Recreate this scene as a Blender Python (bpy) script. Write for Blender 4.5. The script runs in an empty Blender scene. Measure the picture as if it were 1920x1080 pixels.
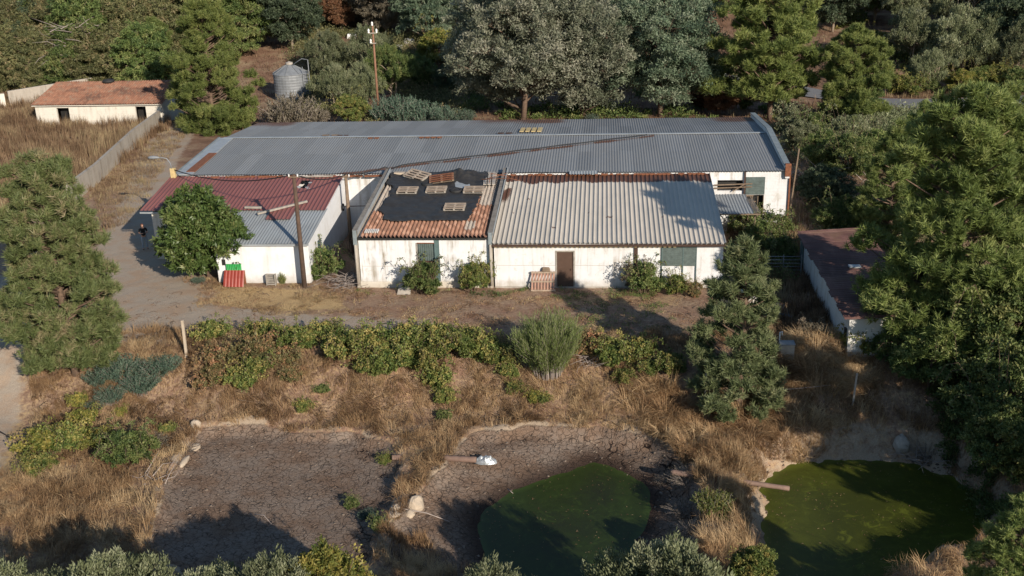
import bpy, math, random
import numpy as np
R_ = math.radians
scene = bpy.context.scene
col = scene.collection

# ------------------------------------------------------------------ camera
FPX, PIT, ROLL, YAW = 2027.33, 0.3493, -0.0288, -0.0901
CAM = np.array([6.7994, -56.8441, 20.7531])
_F = np.array([math.sin(YAW)*math.cos(PIT), math.cos(YAW)*math.cos(PIT), -math.sin(PIT)])
_R = np.array([math.cos(YAW), -math.sin(YAW), 0.0]); _U = np.cross(_R, _F)
_c, _s = math.cos(ROLL), math.sin(ROLL)
CR, CU = _c*_R+_s*_U, -_s*_R+_c*_U
from mathutils import Matrix, Vector
cd = bpy.data.cameras.new('camera'); cam = bpy.data.objects.new('camera', cd); col.objects.link(cam)
cam.matrix_world = Matrix(((CR[0], CU[0], -_F[0], CAM[0]), (CR[1], CU[1], -_F[1], CAM[1]), (CR[2], CU[2], -_F[2], CAM[2]), (0, 0, 0, 1)))
cd.sensor_width = 36; cd.lens = 36*FPX/1920; cd.clip_end = 2000; cd.clip_start = .5
scene.camera = cam
# ------------------------------------------------------------------ light
SUN_EL, SUN_AZ = 22.0, 145.0            # azimuth clockwise from +Y
w = bpy.data.worlds.new('World'); scene.world = w; w.use_nodes = True
nt = w.node_tree; bg = nt.nodes['Background']; sky = nt.nodes.new('ShaderNodeTexSky')
sky.sky_type = 'NISHITA'; sky.sun_disc = False; sky.sun_elevation = R_(SUN_EL); sky.sun_rotation = R_(SUN_AZ)
nt.links.new(sky.outputs[0], bg.inputs[0]); bg.inputs[1].default_value = 0.095; sky.ozone_density = 3.0; sky.dust_density = .3; sky.air_density = 1.2
sl = bpy.data.lights.new('sun', 'SUN'); sl.energy = 5.0; sl.angle = R_(0.5); sl.color = (1, .885, .745)
so = bpy.data.objects.new('sun', sl); col.objects.link(so)
sdir = Vector((math.sin(R_(SUN_AZ))*math.cos(R_(SUN_EL)), math.cos(R_(SUN_AZ))*math.cos(R_(SUN_EL)), math.sin(R_(SUN_EL))))
so.rotation_euler = sdir.to_track_quat('Z', 'Y').to_euler(); so.location = (40, -60, 40)
scene.view_settings.view_transform = 'Standard'; scene.view_settings.look = 'None'
scene.view_settings.exposure = 0.25; scene.view_settings.gamma = 1
scene.cycles.max_bounces = 5; scene.cycles.diffuse_bounces = 3; scene.cycles.transmission_bounces = 2

# ------------------------------------------------------------------ helpers
def ray(u, v):
    return _F+(u-960)/FPX*CR-(v-540)/FPX*CU
def pz(u, v, z):                          # point on the level z
    d = ray(u, v); return CAM+(z-CAM[2])/d[2]*d
def py(u, v, y):                          # point on the upright plane y
    d = ray(u, v); return CAM+(y-CAM[1])/d[1]*d
def ss(x, a, b):
    t = np.clip((np.asarray(x, float)-a)/(b-a), 0, 1); return t*t*(3-2*t)
_NR = np.random.RandomState(5).rand(256, 256)
def vn(x, y):
    x = np.asarray(x, float); y = np.asarray(y, float)
    xi = np.floor(x).astype(int); yi = np.floor(y).astype(int); fx = x-xi; fy = y-yi
    fx = fx*fx*(3-2*fx); fy = fy*fy*(3-2*fy)
    a = _NR[xi % 256, yi % 256]; b = _NR[(xi+1) % 256, yi % 256]; c = _NR[xi % 256, (yi+1) % 256]; d = _NR[(xi+1) % 256, (yi+1) % 256]
    return (a*(1-fx)+b*fx)*(1-fy)+(c*(1-fx)+d*fx)*fy
def fbm(x, y, o=4):
    s = 0; a = .5
    for k in range(o):
        s = s+a*vn(x*2**k+k*17.3, y*2**k+k*9.1); a *= .5
    return s/(1-.5**o)
def sdf(poly, X, Y):                      # signed distance, negative inside
    X = np.asarray(X, float); Y = np.asarray(Y, float)
    d = np.full(X.shape, 1e9); ins = np.zeros(X.shape, bool); n = len(poly)
    for i in range(n):
        ax, ay = poly[i]; bx, by = poly[(i+1) % n]
        ex, ey = bx-ax, by-ay; t = np.clip(((X-ax)*ex+(Y-ay)*ey)/(ex*ex+ey*ey), 0, 1)
        d = np.minimum(d, np.hypot(X-ax-t*ex, Y-ay-t*ey))
        c = (ay > Y) != (by > Y)
        with np.errstate(divide='ignore', invalid='ignore'):
            ins ^= c & (X < (bx-ax)*(Y-ay)/(by-ay if by != ay else 1e-9)+ax)
    return np.where(ins, -d, d)
def wpoly(px, z): return [tuple(pz(u, v, z)[:2]) for u, v in px]

Z2, Z3 = -2.85, -3.1
P1 = wpoly([(385,818),(460,810),(560,822),(660,824),(722,842),(742,880),(738,935),(712,1000),(690,1060),(640,1110),(400,1120),(290,1040),(305,960),(325,905),(355,860)], -2.3)
P2 = wpoly([(885,822),(1000,812),(1120,815),(1225,835),(1290,880),(1312,960),(1300,1040),(1260,1130),(850,1130),(740,1060),(735,1000),(790,940),(840,880)], -2.3)
W2 = wpoly([(1110,866),(1140,872),(1168,887),(1208,905),(1222,935),(1212,980),(1192,1015),(1180,1060),(1150,1110),(960,1130),(925,1080),(905,1030),(895,985),(905,955),(950,927),(1000,907),(1060,885)], Z2)
W3 = wpoly([(1450,885),(1490,872),(1560,864),(1640,862),(1720,872),(1780,895),(1830,930),(1850,985),(1800,1035),(1735,1050),(1680,1085),(1600,1130),(1470,1120),(1440,1040),(1425,960),(1430,915)], Z3)
def H(X, Y):
    X = np.asarray(X, float); Y = np.asarray(Y, float)
    amp = 1.95*(.3+.7*ss(X, -30, -19))
    wob = (fbm(X*.16+3, Y*.05, 2)-.5)*2.2
    z = -amp*ss(-(Y+wob), 8.2, 13.4)
    z = z+.1*np.maximum(Y-55, 0)*ss(Y, 50, 80)+.02*np.maximum(Y-30, 0)*(fbm(X*.03, Y*.03)-.5)*2
    z = z+.16*(fbm(X*.6, Y*.6)-.5)*ss(-Y, 5, 9)+.05*(fbm(X*2.1, Y*2.1)-.5)
    nz = (fbm(X*.9+7, Y*.9)-.5)*.7
    d = sdf(P1, X, Y)+nz
    z = z*(1-ss(-d, -.35, .4))+(-2.3-.12*ss(-d, .3, 3)+.05*(fbm(X*3, Y*3)-.5))*ss(-d, -.35, .4)
    z = z+.12*np.exp(-((d-.35)/.3)**2)*ss(fbm(X*1.8, Y*1.8+5), .35, .65)
    dw = sdf(W2, X, Y)+(fbm(X*1.3, Y*1.3)-.5)*.25; d = sdf(P2, X, Y)+nz
    b = Z2+np.clip(dw*.2, -.8, .5)+.04*(fbm(X*3, Y*3)-.5)
    z = z*(1-ss(-d, -.3, .5))+b*ss(-d, -.3, .5)
    z = z+.12*np.exp(-((d-.35)/.3)**2)*ss(fbm(X*1.8+9, Y*1.8+5), .35, .65)
    dw = sdf(W3, X, Y)+(fbm(X*1.1+4, Y*1.1)-.5)*1.1
    b = Z3+np.clip(dw*1.15, -.8, 9)+.3*(fbm(X*2, Y*2)-.5)*ss(dw, 0, 1)
    z = np.where(dw < 3, np.minimum(z, b), z)
    return z
def at(u, v):                             # point of the ground seen there
    d = ray(u, v); t = np.arange(20, 330, .15); P = CAM[None]+t[:, None]*d[None]
    k = np.argmax(P[:, 2] <= H(P[:, 0], P[:, 1])); return P[k]
def hz(x, y): return float(H(np.array([x]), np.array([y]))[0])

def tag(o, label=None, cat=None, group=None, kind=None):
    if label: o['label'] = label
    if cat: o['category'] = cat
    if group: o['group'] = group
    if kind: o['kind'] = kind
    return o
def empty(name, loc, rz=0, label=None, cat=None, group=None):
    o = bpy.data.objects.new(name, None); col.objects.link(o); o.location = loc; o.rotation_euler = (0, 0, rz)
    o.empty_display_size = .3
    return tag(o, label, cat, group)
def mesh_np(name, V, F4=None, F3=None, attrs=None, smooth=False):
    me = bpy.data.meshes.new(name); V = np.asarray(V, np.float32)
    L = []; st = []; n = 0
    for F, k in ((F4, 4), (F3, 3)):
        if F is not None and len(F):
            F = np.asarray(F, np.int32); L.append(F.ravel()); st.append(n+np.arange(len(F))*k); n += len(F)*k
    L = np.concatenate(L); st = np.concatenate(st)
    me.vertices.add(len(V)); me.vertices.foreach_set('co', V.ravel())
    me.loops.add(len(L)); me.loops.foreach_set('vertex_index', L)
    me.polygons.add(len(st)); me.polygons.foreach_set('loop_start', st.astype(np.int32))
    for k, a in (attrs or {}).items():
        at_ = me.attributes.new(k, 'FLOAT', 'POINT'); at_.data.foreach_set('value', np.asarray(a, np.float32))
    me.update(calc_edges=True)
    if smooth: me.polygons.foreach_set('use_smooth', np.ones(len(st), bool))
    return me
def link(name, me, m, parent=None, loc=(0, 0, 0)):
    o = bpy.data.objects.new(name, me); col.objects.link(o)
    if m is not None and len(me.materials) == 0: me.materials.append(m)
    o.location = loc; o.parent = parent
    return o
class MB:                                 # collects shapes into one mesh (world coordinates)
    def __init__(s): s.v = []; s.f = []; s.sm = []; s.t = []
    def add(s, vs, fs, smooth=False, tint=.5):
        n = len(s.v); s.v += [tuple(map(float, v)) for v in vs]; s.f += [tuple(i+n for i in f) for f in fs]; s.sm += [smooth]*len(fs); s.t += [tint]*len(vs); return s
    def box(s, x0, x1, y0, y1, z0, z1, **k):
        return s.add([(x0,y0,z0),(x1,y0,z0),(x1,y1,z0),(x0,y1,z0),(x0,y0,z1),(x1,y0,z1),(x1,y1,z1),(x0,y1,z1)],
                     [(0,3,2,1),(4,5,6,7),(0,1,5,4),(1,2,6,5),(2,3,7,6),(3,0,4,7)], **k)
    def hexa(s, p, **k):                  # 8 corners, bottom ring then top ring
        return s.add(p, [(0,3,2,1),(4,5,6,7),(0,1,5,4),(1,2,6,5),(2,3,7,6),(3,0,4,7)], **k)
    def bar(s, a, b, w_, h_, **k):        # box from a to b, width and height
        a = Vector(a); b = Vector(b); d = (b-a).normalized(); up = Vector((0,0,1)) if abs(d.z) < .9 else Vector((0,1,0))
        r = d.cross(up).normalized(); u = r.cross(d)
        q = [(-1,-1),(1,-1),(1,1),(-1,1)]
        return s.hexa([a+r*(i*w_/2)+u*(j*h_/2) for i, j in q]+[b+r*(i*w_/2)+u*(j*h_/2) for i, j in q], **k)
    def tube(s, pts, rad, n=8, cap=True, **k):
        pts = [Vector(p) for p in pts]; rad = rad if hasattr(rad, '__len__') else [rad]*len(pts)
        vs = []; pr = None
        for i, p in enumerate(pts):
            d = (pts[min(i+1, len(pts)-1)]-pts[max(i-1, 0)]).normalized()
            if pr is None: pr = d.cross(Vector((0,0,1)) if abs(d.z) < .95 else Vector((1,0,0))).normalized()
            pr = (pr-d*pr.dot(d)).normalized(); q = d.cross(pr)
            vs += [p+(pr*math.cos(a)+q*math.sin(a))*rad[i] for a in [2*math.pi*j/n for j in range(n)]]
        fs = [(i*n+j, i*n+(j+1) % n, (i+1)*n+(j+1) % n, (i+1)*n+j) for i in range(len(pts)-1) for j in range(n)]
        if cap: fs += [tuple(range(n-1, -1, -1)), tuple((len(pts)-1)*n+j for j in range(n))]
        k.setdefault('smooth', True); return s.add(vs, fs, **k)
    def lathe(s, c, prof, n=24, **k):     # prof: (r, z)
        vs = [(c[0]+r*math.cos(2*math.pi*j/n), c[1]+r*math.sin(2*math.pi*j/n), c[2]+z) for r, z in prof for j in range(n)]
        fs = [(i*n+j, i*n+(j+1) % n, (i+1)*n+(j+1) % n, (i+1)*n+j) for i in range(len(prof)-1) for j in range(n)]
        return s.add(vs, fs, **k)
    def torus(s, c, R, r, ax='z', n=20, m=8, sc=(1,1,1)):
        vs = []
        for i in range(n):
            a = 2*math.pi*i/n
            for j in range(m):
                b = 2*math.pi*j/m; p = ((R+r*math.cos(b))*math.cos(a), (R+r*math.cos(b))*math.sin(a), r*math.sin(b))
                if ax == 'x': p = (p[2], p[0], p[1])
                if ax == 'y': p = (p[0], p[2], p[1])
                vs.append((c[0]+p[0]*sc[0], c[1]+p[1]*sc[1], c[2]+p[2]*sc[2]))
        return s.add(vs, [(i*m+j, ((i+1) % n)*m+j, ((i+1) % n)*m+(j+1) % m, i*m+(j+1) % m) for i in range(n) for j in range(m)], smooth=True)
    def build(s, name, m, parent=None, bevel=0):
        v = np.array(s.v)
        if parent is not None: base = _ORG[parent.name] if parent.name in _ORG else np.array(parent.location)
        else: base = np.array([(v[:, 0].min()+v[:, 0].max())/2, (v[:, 1].min()+v[:, 1].max())/2, v[:, 2].min()])
        me = bpy.data.meshes.new(name); me.from_pydata([tuple(p) for p in v-base], [], s.f); 
        me.polygons.foreach_set('use_smooth', s.sm)
        a = me.attributes.new('tint', 'FLOAT', 'POINT'); a.data.foreach_set('value', s.t)
        me.update(); me.materials.append(m)
        o = bpy.data.objects.new(name, me); col.objects.link(o); o.parent = parent
        if parent is None: o.location = base
        _ORG[o.name] = base
        if bevel:
            b = o.modifiers.new('bevel', 'BEVEL'); b.width = bevel; b.segments = 1; b.limit_method = 'ANGLE'
        return o
_ORG = {}
def copy_tree(o, parent=None):
    c = o.copy(); col.objects.link(c); c.parent = parent
    for ch in list(o.children): copy_tree(ch, c)
    return c

# ------------------------------------------------------------------ materials
def lin(r, g, b): return (r, g, b, 1)
def newmat(name):
    m = bpy.data.materials.new(name); m.use_nodes = True; n = m.node_tree; return m, n, n.nodes['Principled BSDF']
def N(n, t, **k):
    x = n.nodes.new(t)
    for a, b in k.items(): setattr(x, a, b)
    return x
def coords(n, sc=(1, 1, 1), kind='Object'):
    t = N(n, 'ShaderNodeTexCoord'); mp = N(n, 'ShaderNodeMapping'); mp.inputs['Scale'].default_value = sc
    n.links.new(t.outputs[kind], mp.inputs[0]); return mp.outputs[0]
def noise(n, vec, scale, detail=4, rough=.6, dist=0):
    x = N(n, 'ShaderNodeTexNoise'); x.inputs['Scale'].default_value = scale; x.inputs['Detail'].default_value = detail
    x.inputs['Roughness'].default_value = rough; x.inputs['Distortion'].default_value = dist; n.links.new(vec, x.inputs['Vector']); return x.outputs['Fac']
def ramp(n, fac, stops):
    r = N(n, 'ShaderNodeValToRGB'); e = r.color_ramp.elements
    while len(e) < len(stops): e.new(.5)
    for i, (p, c) in enumerate(stops): e[i].position = p; e[i].color = c if len(c) == 4 else (*c, 1)
    n.links.new(fac, r.inputs[0]); return r.outputs[0]
def thr(n, fac, a, b):
    r = N(n, 'ShaderNodeMapRange'); r.inputs[1].default_value = a; r.inputs[2].default_value = b; r.clamp = True; n.links.new(fac, r.inputs[0]); return r.outputs[0]
def mix(n, fac, a, b, mode='MIX'):
    x = N(n, 'ShaderNodeMix', data_type='RGBA', blend_type=mode)
    for s_, v_ in ((x.inputs[0], fac), (x.inputs[6], a), (x.inputs[7], b)):
        if hasattr(v_, 'links'): n.links.new(v_, s_)
        elif isinstance(v_, (int, float)): s_.default_value = v_
        else: s_.default_value = v_ if len(v_) == 4 else (*v_, 1)
    return x.outputs[2]
def math_(n, op, a, b=0.):
    x = N(n, 'ShaderNodeMath', operation=op)
    for s_, v_ in ((x.inputs[0], a), (x.inputs[1], b)):
        if hasattr(v_, 'links'): n.links.new(v_, s_)
        else: s_.default_value = v_
    return x.outputs[0]
def attr(n, name): x = N(n, 'ShaderNodeAttribute'); x.attribute_name = name; return x.outputs['Fac']
def bump(n, b, h, strength=.3, dist=.02):
    x = N(n, 'ShaderNodeBump'); x.inputs['Strength'].default_value = strength; x.inputs['Distance'].default_value = dist
    n.links.new(h, x.inputs['Height']); n.links.new(x.outputs[0], b.inputs['Normal'])
def setc(n, b, c): n.links.new(c, b.inputs['Base Color'])

def plain(name, c, rough=.7, var=.25, sc=3, metal=0, bump_=.2):
    m, n, b = newmat(name); v = coords(n); f = noise(n, v, sc, 5, .65)
    c2 = tuple(x*(1-var) for x in c); c3 = tuple(min(1, x*(1+var*.6)) for x in c)
    setc(n, b, ramp(n, f, [(.3, c2), (.7, c3)])); b.inputs['Roughness'].default_value = rough; b.inputs['Metallic'].default_value = metal
    bump(n, b, noise(n, v, sc*8, 4), bump_, .01)
    return m
def leafmat(name, dark, mid, light, trans=.3, rough=.55):
    m, n, b = newmat(name); c = ramp(n, attr(n, 'tint'), [(0, dark), (.5, mid), (1, light)])
    oi = N(n, 'ShaderNodeObjectInfo'); hs = N(n, 'ShaderNodeHueSaturation'); n.links.new(c, hs.inputs['Color'])
    n.links.new(thr(n, oi.outputs['Random'], 0, 1), hs.inputs['Value']); r = hs.inputs['Value'].links[0].from_node
    r.inputs[3].default_value = .8; r.inputs[4].default_value = 1.2; c = hs.outputs[0]
    setc(n, b, c); b.inputs['Roughness'].default_value = rough; b.inputs['Specular IOR Level'].default_value = .3
    t = N(n, 'ShaderNodeBsdfTranslucent'); n.links.new(c, t.inputs[0]); x = N(n, 'ShaderNodeMixShader'); x.inputs[0].default_value = trans
    n.links.new(b.outputs[0], x.inputs[1]); n.links.new(t.outputs[0], x.inputs[2]); n.links.new(x.outputs[0], n.nodes['Material Output'].inputs[0])
    return m
def wallmat(name, base=(.69, .70, .715), stain=.5, block=True, low=.5, peel=.4, streak=(.30, .25, .18), seed=0):
    m, n, b = newmat(name); v = coords(n)
    mp = N(n, 'ShaderNodeMapping'); mp.inputs['Scale'].default_value = (2.2, 2.2, .16); mp.inputs['Location'].default_value = (seed, seed, 0)
    n.links.new(v, mp.inputs[0])
    st = math_(n, 'MULTIPLY', thr(n, noise(n, mp.outputs[0], 1.3, 5, .7), .50, .66), thr(n, noise(n, v, .8, 3), .35, .55))
    c = mix(n, math_(n, 'MULTIPLY', st, stain), base, streak)
    pe = thr(n, noise(n, v, 1.7, 8, .75, .3), .56, .63)
    c = mix(n, math_(n, 'MULTIPLY', pe, peel), c, (.42, .37, .29))
    gr = thr(n, noise(n, v, .9, 7, .7), .42, .68); c = mix(n, math_(n, 'MULTIPLY', gr, .34), c, (.50, .48, .44))
    if block:
        br = N(n, 'ShaderNodeTexBrick'); br.inputs['Scale'].default_value = 1; br.inputs['Brick Width'].default_value = .5; br.inputs['Row Height'].default_value = .22
        br.inputs['Mortar Size'].default_value = .012; br.inputs['Color1'].default_value = (1, 1, 1, 1); br.inputs['Color2'].default_value = (.93, .93, .93, 1); br.inputs['Mortar'].default_value = (.72, .7, .66, 1)
        sx = N(n, 'ShaderNodeSeparateXYZ'); n.links.new(v, sx.inputs[0]); cx = N(n, 'ShaderNodeCombineXYZ')
        n.links.new(math_(n, 'ADD', sx.outputs[0], sx.outputs[1]), cx.inputs[0]); n.links.new(sx.outputs[2], cx.inputs[1]); n.links.new(cx.outputs[0], br.inputs['Vector'])
        c = mix(n, .28, c, br.outputs[0], 'MULTIPLY')
    sz = N(n, 'ShaderNodeSeparateXYZ'); n.links.new(v, sz.inputs[0])
    lo = thr(n, math_(n, 'ADD', sz.outputs[2], math_(n, 'MULTIPLY', noise(n, v, 2.2, 5), -.8)), .15, -.35)
    c = mix(n, math_(n, 'MULTIPLY', lo, low), c, (.36, .31, .24))
    setc(n, b, c); b.inputs['Roughness'].default_value = .85; bump(n, b, noise(n, v, 9, 6, .7), .35, .02)
    return m
def sheetmat(name, base, dirtc, rough=.6, metal=0, var=.12, stain=(.25, .25, .25), stainamt=.2):
    m, n, b = newmat(name); v = coords(n)
    c = ramp(n, attr(n, 'tint'), [(0, tuple(x*(1-var) for x in base)), (1, tuple(min(1, x*(1+var)) for x in base))])
    c = mix(n, math_(n, 'MULTIPLY', thr(n, noise(n, coords(n, (.9, .25, .9)), 1.2, 6, .7), .45, .7), stainamt), c, stain)
    f = noise(n, v, 26, 4, .8)
    d = attr(n, 'dirt'); dd = thr(n, math_(n, 'ADD', d, math_(n, 'MULTIPLY', math_(n, 'SUBTRACT', f, .5), 1.1)), .42, .58)
    c = mix(n, dd, c, mix(n, noise(n, v, 30, 3), dirtc, tuple(x*.5 for x in dirtc)))
    sp = thr(n, noise(n, v, 5.5, 6, .8), .75, .78); c = mix(n, math_(n, 'MULTIPLY', sp, .6), c, dirtc)
    setc(n, b, c); b.inputs['Roughness'].default_value = rough; b.inputs['Metallic'].default_value = metal
    bump(n, b, noise(n, v, 12, 4), .15, .01)
    return m
M = {}
M['white_wall'] = wallmat('white_wall', base=(.72, .735, .755), stain=.25, block=False, low=.6, peel=.15)
M['stained_wall'] = wallmat('stained_wall', streak=(.22, .18, .12), stain=1.0, block=False, low=.95, peel=.35, seed=3)
M['cracked_wall'] = wallmat('cracked_wall', stain=.6, block=False, low=.6, peel=.4, seed=8)
M['barn_wall'] = wallmat('barn_wall', stain=.7, block=True, low=.7, peel=.4, seed=14)
M['far_wall'] = wallmat('far_wall', base=(.68, .64, .56), stain=.4, low=.5, peel=.4, seed=21)
M['grey_wall'] = wallmat('grey_wall', base=(.36, .32, .27), stain=.8, low=.5, peel=.6, seed=31, streak=(.14, .12, .09))
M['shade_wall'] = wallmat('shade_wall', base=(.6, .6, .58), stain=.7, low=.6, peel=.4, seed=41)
M['barn_sheet'] = sheetmat('barn_sheet', (.190, .200, .207), (.15, .075, .045), .65, 0, .14, (.20, .20, .195), .5)
M['white_sheet'] = sheetmat('white_sheet', (.53, .48, .41), (.13, .055, .03), .6, 0, .05, (.33, .31, .27), .4)
M['silver_sheet'] = sheetmat('silver_sheet', (.27, .295, .31), (.22, .12, .07), .55, 0, .12, (.2, .2, .19), .5)
M['red_sheet'] = sheetmat('red_sheet', (.205, .078, .07), (.2, .1, .06), .6, 0, .12, (.27, .12, .10), .4)
M['maroon_sheet'] = sheetmat('maroon_sheet', (.105, .05, .042), (.16, .09, .06), .65, 0, .25, (.24, .14, .11), .6)
def tilemat(name, cols, seed=0):
    m, n, b = newmat(name); v = coords(n)
    c = ramp(n, attr(n, 'tint'), cols); c = mix(n, thr(n, noise(n, v, 1.5, 6, .75), .5, .7), c, (.20, .15, .11)) if seed else c
    c = mix(n, math_(n, 'MULTIPLY', thr(n, noise(n, v, 9, 5, .8), .5, .75), .5), c, (.18, .12, .08))
    setc(n, b, c); b.inputs['Roughness'].default_value = .85; bump(n, b, noise(n, v, 20, 4), .25, .01); return m
M['tiles'] = tilemat('tiles', [(0, (.22, .195, .17)), (.3, (.33, .29, .25)), (.45, (.17, .09, .06)), (.8, (.28, .14, .09)), (1, (.37, .22, .155))])
M['old_tiles'] = tilemat('old_tiles', [(0, (.10, .05, .035)), (.5, (.19, .085, .052)), (1, (.27, .13, .08))], 1)
M['tarp'] = plain('tarp', (.032, .030, .028), .6, .3, 2, 0, .3)
M['pink_wood'] = plain('pink_wood', (.38, .22, .16), .85, .3, 4); M['weathered'] = plain('weathered', (.21, .19, .165), .9, .35, 3); M['wood'] = plain('wood', (.36, .28, .21), .85, .3, 4); M['old_wood'] = plain('old_wood', (.20, .145, .10), .9, .35, 5)
M['grey_wood'] = plain('grey_wood', (.32, .29, .25), .9, .3, 5)
M['pole_wood'] = plain('pole_wood', (.095, .06, .042), .9, .35, 3)
M['rust'] = plain('rust', (.20, .075, .035), .85, .4, 6); M['dark_rust'] = plain('dark_rust', (.06, .032, .022), .8, .3, 4)
M['concrete'] = plain('concrete', (.40, .36, .31), .9, .25, 3); M['pale_stone'] = plain('pale_stone', (.46, .38, .29), .9, .2, 3)
M['flashing'] = plain('flashing', (.36, .39, .41), .5, .2, 2, .2); M['blue_flash'] = plain('blue_flash', (.20, .235, .25), .6, .3, 2)
M['black'] = plain('black', (.015, .014, .013), .7, .3); M['rubber'] = plain('rubber', (.02, .02, .021), .75, .3)
M['green_paint'] = plain('green_paint', (.095, .125, .118), .6, .3, 5); M['teal_paint'] = plain('teal_paint', (.09, .14, .14), .6, .25, 4)
M['brown_door'] = plain('brown_door', (.085, .048, .032), .6, .15, 3); M['galv'] = plain('galv', (.215, .23, .245), .6, .25, 1.5, .1)
M['cream'] = plain('cream', (.55, .42, .2), .7, .3, 5); M['white_metal'] = plain('white_metal', (.7, .7, .68), .4, .1)
M['bright_green'] = plain('bright_green', (.03, .30, .07), .5, .2); M['red_plastic'] = plain('red_plastic', (.27, .045, .03), .45, .2)
M['foil'] = plain('foil', (.40, .43, .45), .25, .5, 6, .3, 1.0)
M['clay_pipe'] = plain('clay_pipe', (.20, .13, .10), .8, .25, 3)
M['skin'] = plain('skin', (.42, .24, .17), .6, .05); M['shirt'] = plain('shirt', (.012, .012, .014), .9, .1); M['jeans'] = plain('jeans', (.25, .30, .36), .9, .15, 8); M['hair'] = plain('hair', (.10, .04, .022), .7, .2)
M['bark'] = plain('bark', (.15, .10, .07), .95, .4, 6, 0, .6); M['pale_bark'] = plain('pale_bark', (.34, .27, .20), .9, .3, 4, 0, .4); M['dead'] = plain('dead', (.33, .28, .25), .9, .25, 4)
M['pine'] = leafmat('pine', (0.084, 0.125, 0.036), (0.192, 0.245, 0.071), (0.377, 0.401, 0.151))
M['pine_yellow'] = leafmat('pine_yellow', (0.084, 0.122, 0.034), (0.202, 0.246, 0.070), (0.385, 0.396, 0.143))
M['pine_dry'] = leafmat('pine_dry', (0.097, 0.132, 0.049), (0.204, 0.246, 0.092), (0.435, 0.340, 0.221))
M['pine_grey'] = leafmat('pine_grey', (0.106, 0.141, 0.060), (0.197, 0.237, 0.106), (0.350, 0.361, 0.201))
M['euc'] = leafmat('euc', (0.084, 0.095, 0.040), (0.179, 0.184, 0.079), (0.374, 0.284, 0.163))
M['euc_dark'] = leafmat('euc_dark', (0.045, 0.067, 0.040), (0.090, 0.123, 0.068), (0.165, 0.198, 0.115))
M['acacia'] = leafmat('acacia', (0.1, 0.12, 0.075), (0.21, 0.225, 0.155), (0.4, 0.39, 0.3))
M['acacia_green'] = leafmat('acacia_green', (0.079, 0.123, 0.079), (0.160, 0.215, 0.133), (0.302, 0.335, 0.236))
M['olive'] = leafmat('olive', (0.105, 0.125, 0.062), (0.199, 0.223, 0.117), (0.395, 0.405, 0.259))
M['sage'] = leafmat('sage', (0.06, 0.105, 0.075), (0.105, 0.165, 0.115), (0.19, 0.25, 0.17))
M['loquat'] = leafmat('loquat', (0.040, 0.073, 0.020), (0.090, 0.134, 0.038), (0.248, 0.248, 0.105), .2, .4)
M['bramble'] = leafmat('bramble', (0.070, 0.112, 0.030), (0.170, 0.206, 0.057), (0.395, 0.324, 0.110))
M['bramble_red'] = leafmat('bramble_red', (0.100, 0.105, 0.045), (0.196, 0.169, 0.075), (0.370, 0.194, 0.106))
M['yellow_bush'] = leafmat('yellow_bush', (0.090, 0.129, 0.027), (0.208, 0.217, 0.053), (0.407, 0.330, 0.088))
M['green_bush'] = leafmat('green_bush', (0.061, 0.101, 0.033), (0.146, 0.198, 0.060), (0.309, 0.309, 0.121))
M['broom'] = leafmat('broom', (0.086, 0.118, 0.035), (0.158, 0.195, 0.068), (0.251, 0.262, 0.124))
M['dry_bush'] = leafmat('dry_bush', (.10, .085, .06), (.18, .155, .11), (.27, .24, .18))
M['rust_leaf'] = leafmat('rust_leaf', (.12, .06, .03), (.22, .11, .06), (.30, .20, .11))
M['straw'] = leafmat('straw', (0.18, 0.105, 0.055), (0.38, 0.245, 0.13), (0.58, 0.43, 0.25), .3, .8)
M['weeds'] = leafmat('weeds', (0.13, 0.08, 0.045), (0.25, 0.165, 0.1), (0.38, 0.3, 0.17), .3, .8)
M['litter'] = leafmat('litter', (0.14, 0.08, 0.05), (0.27, 0.16, 0.09), (0.44, 0.33, 0.18), .1, .9)

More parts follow.
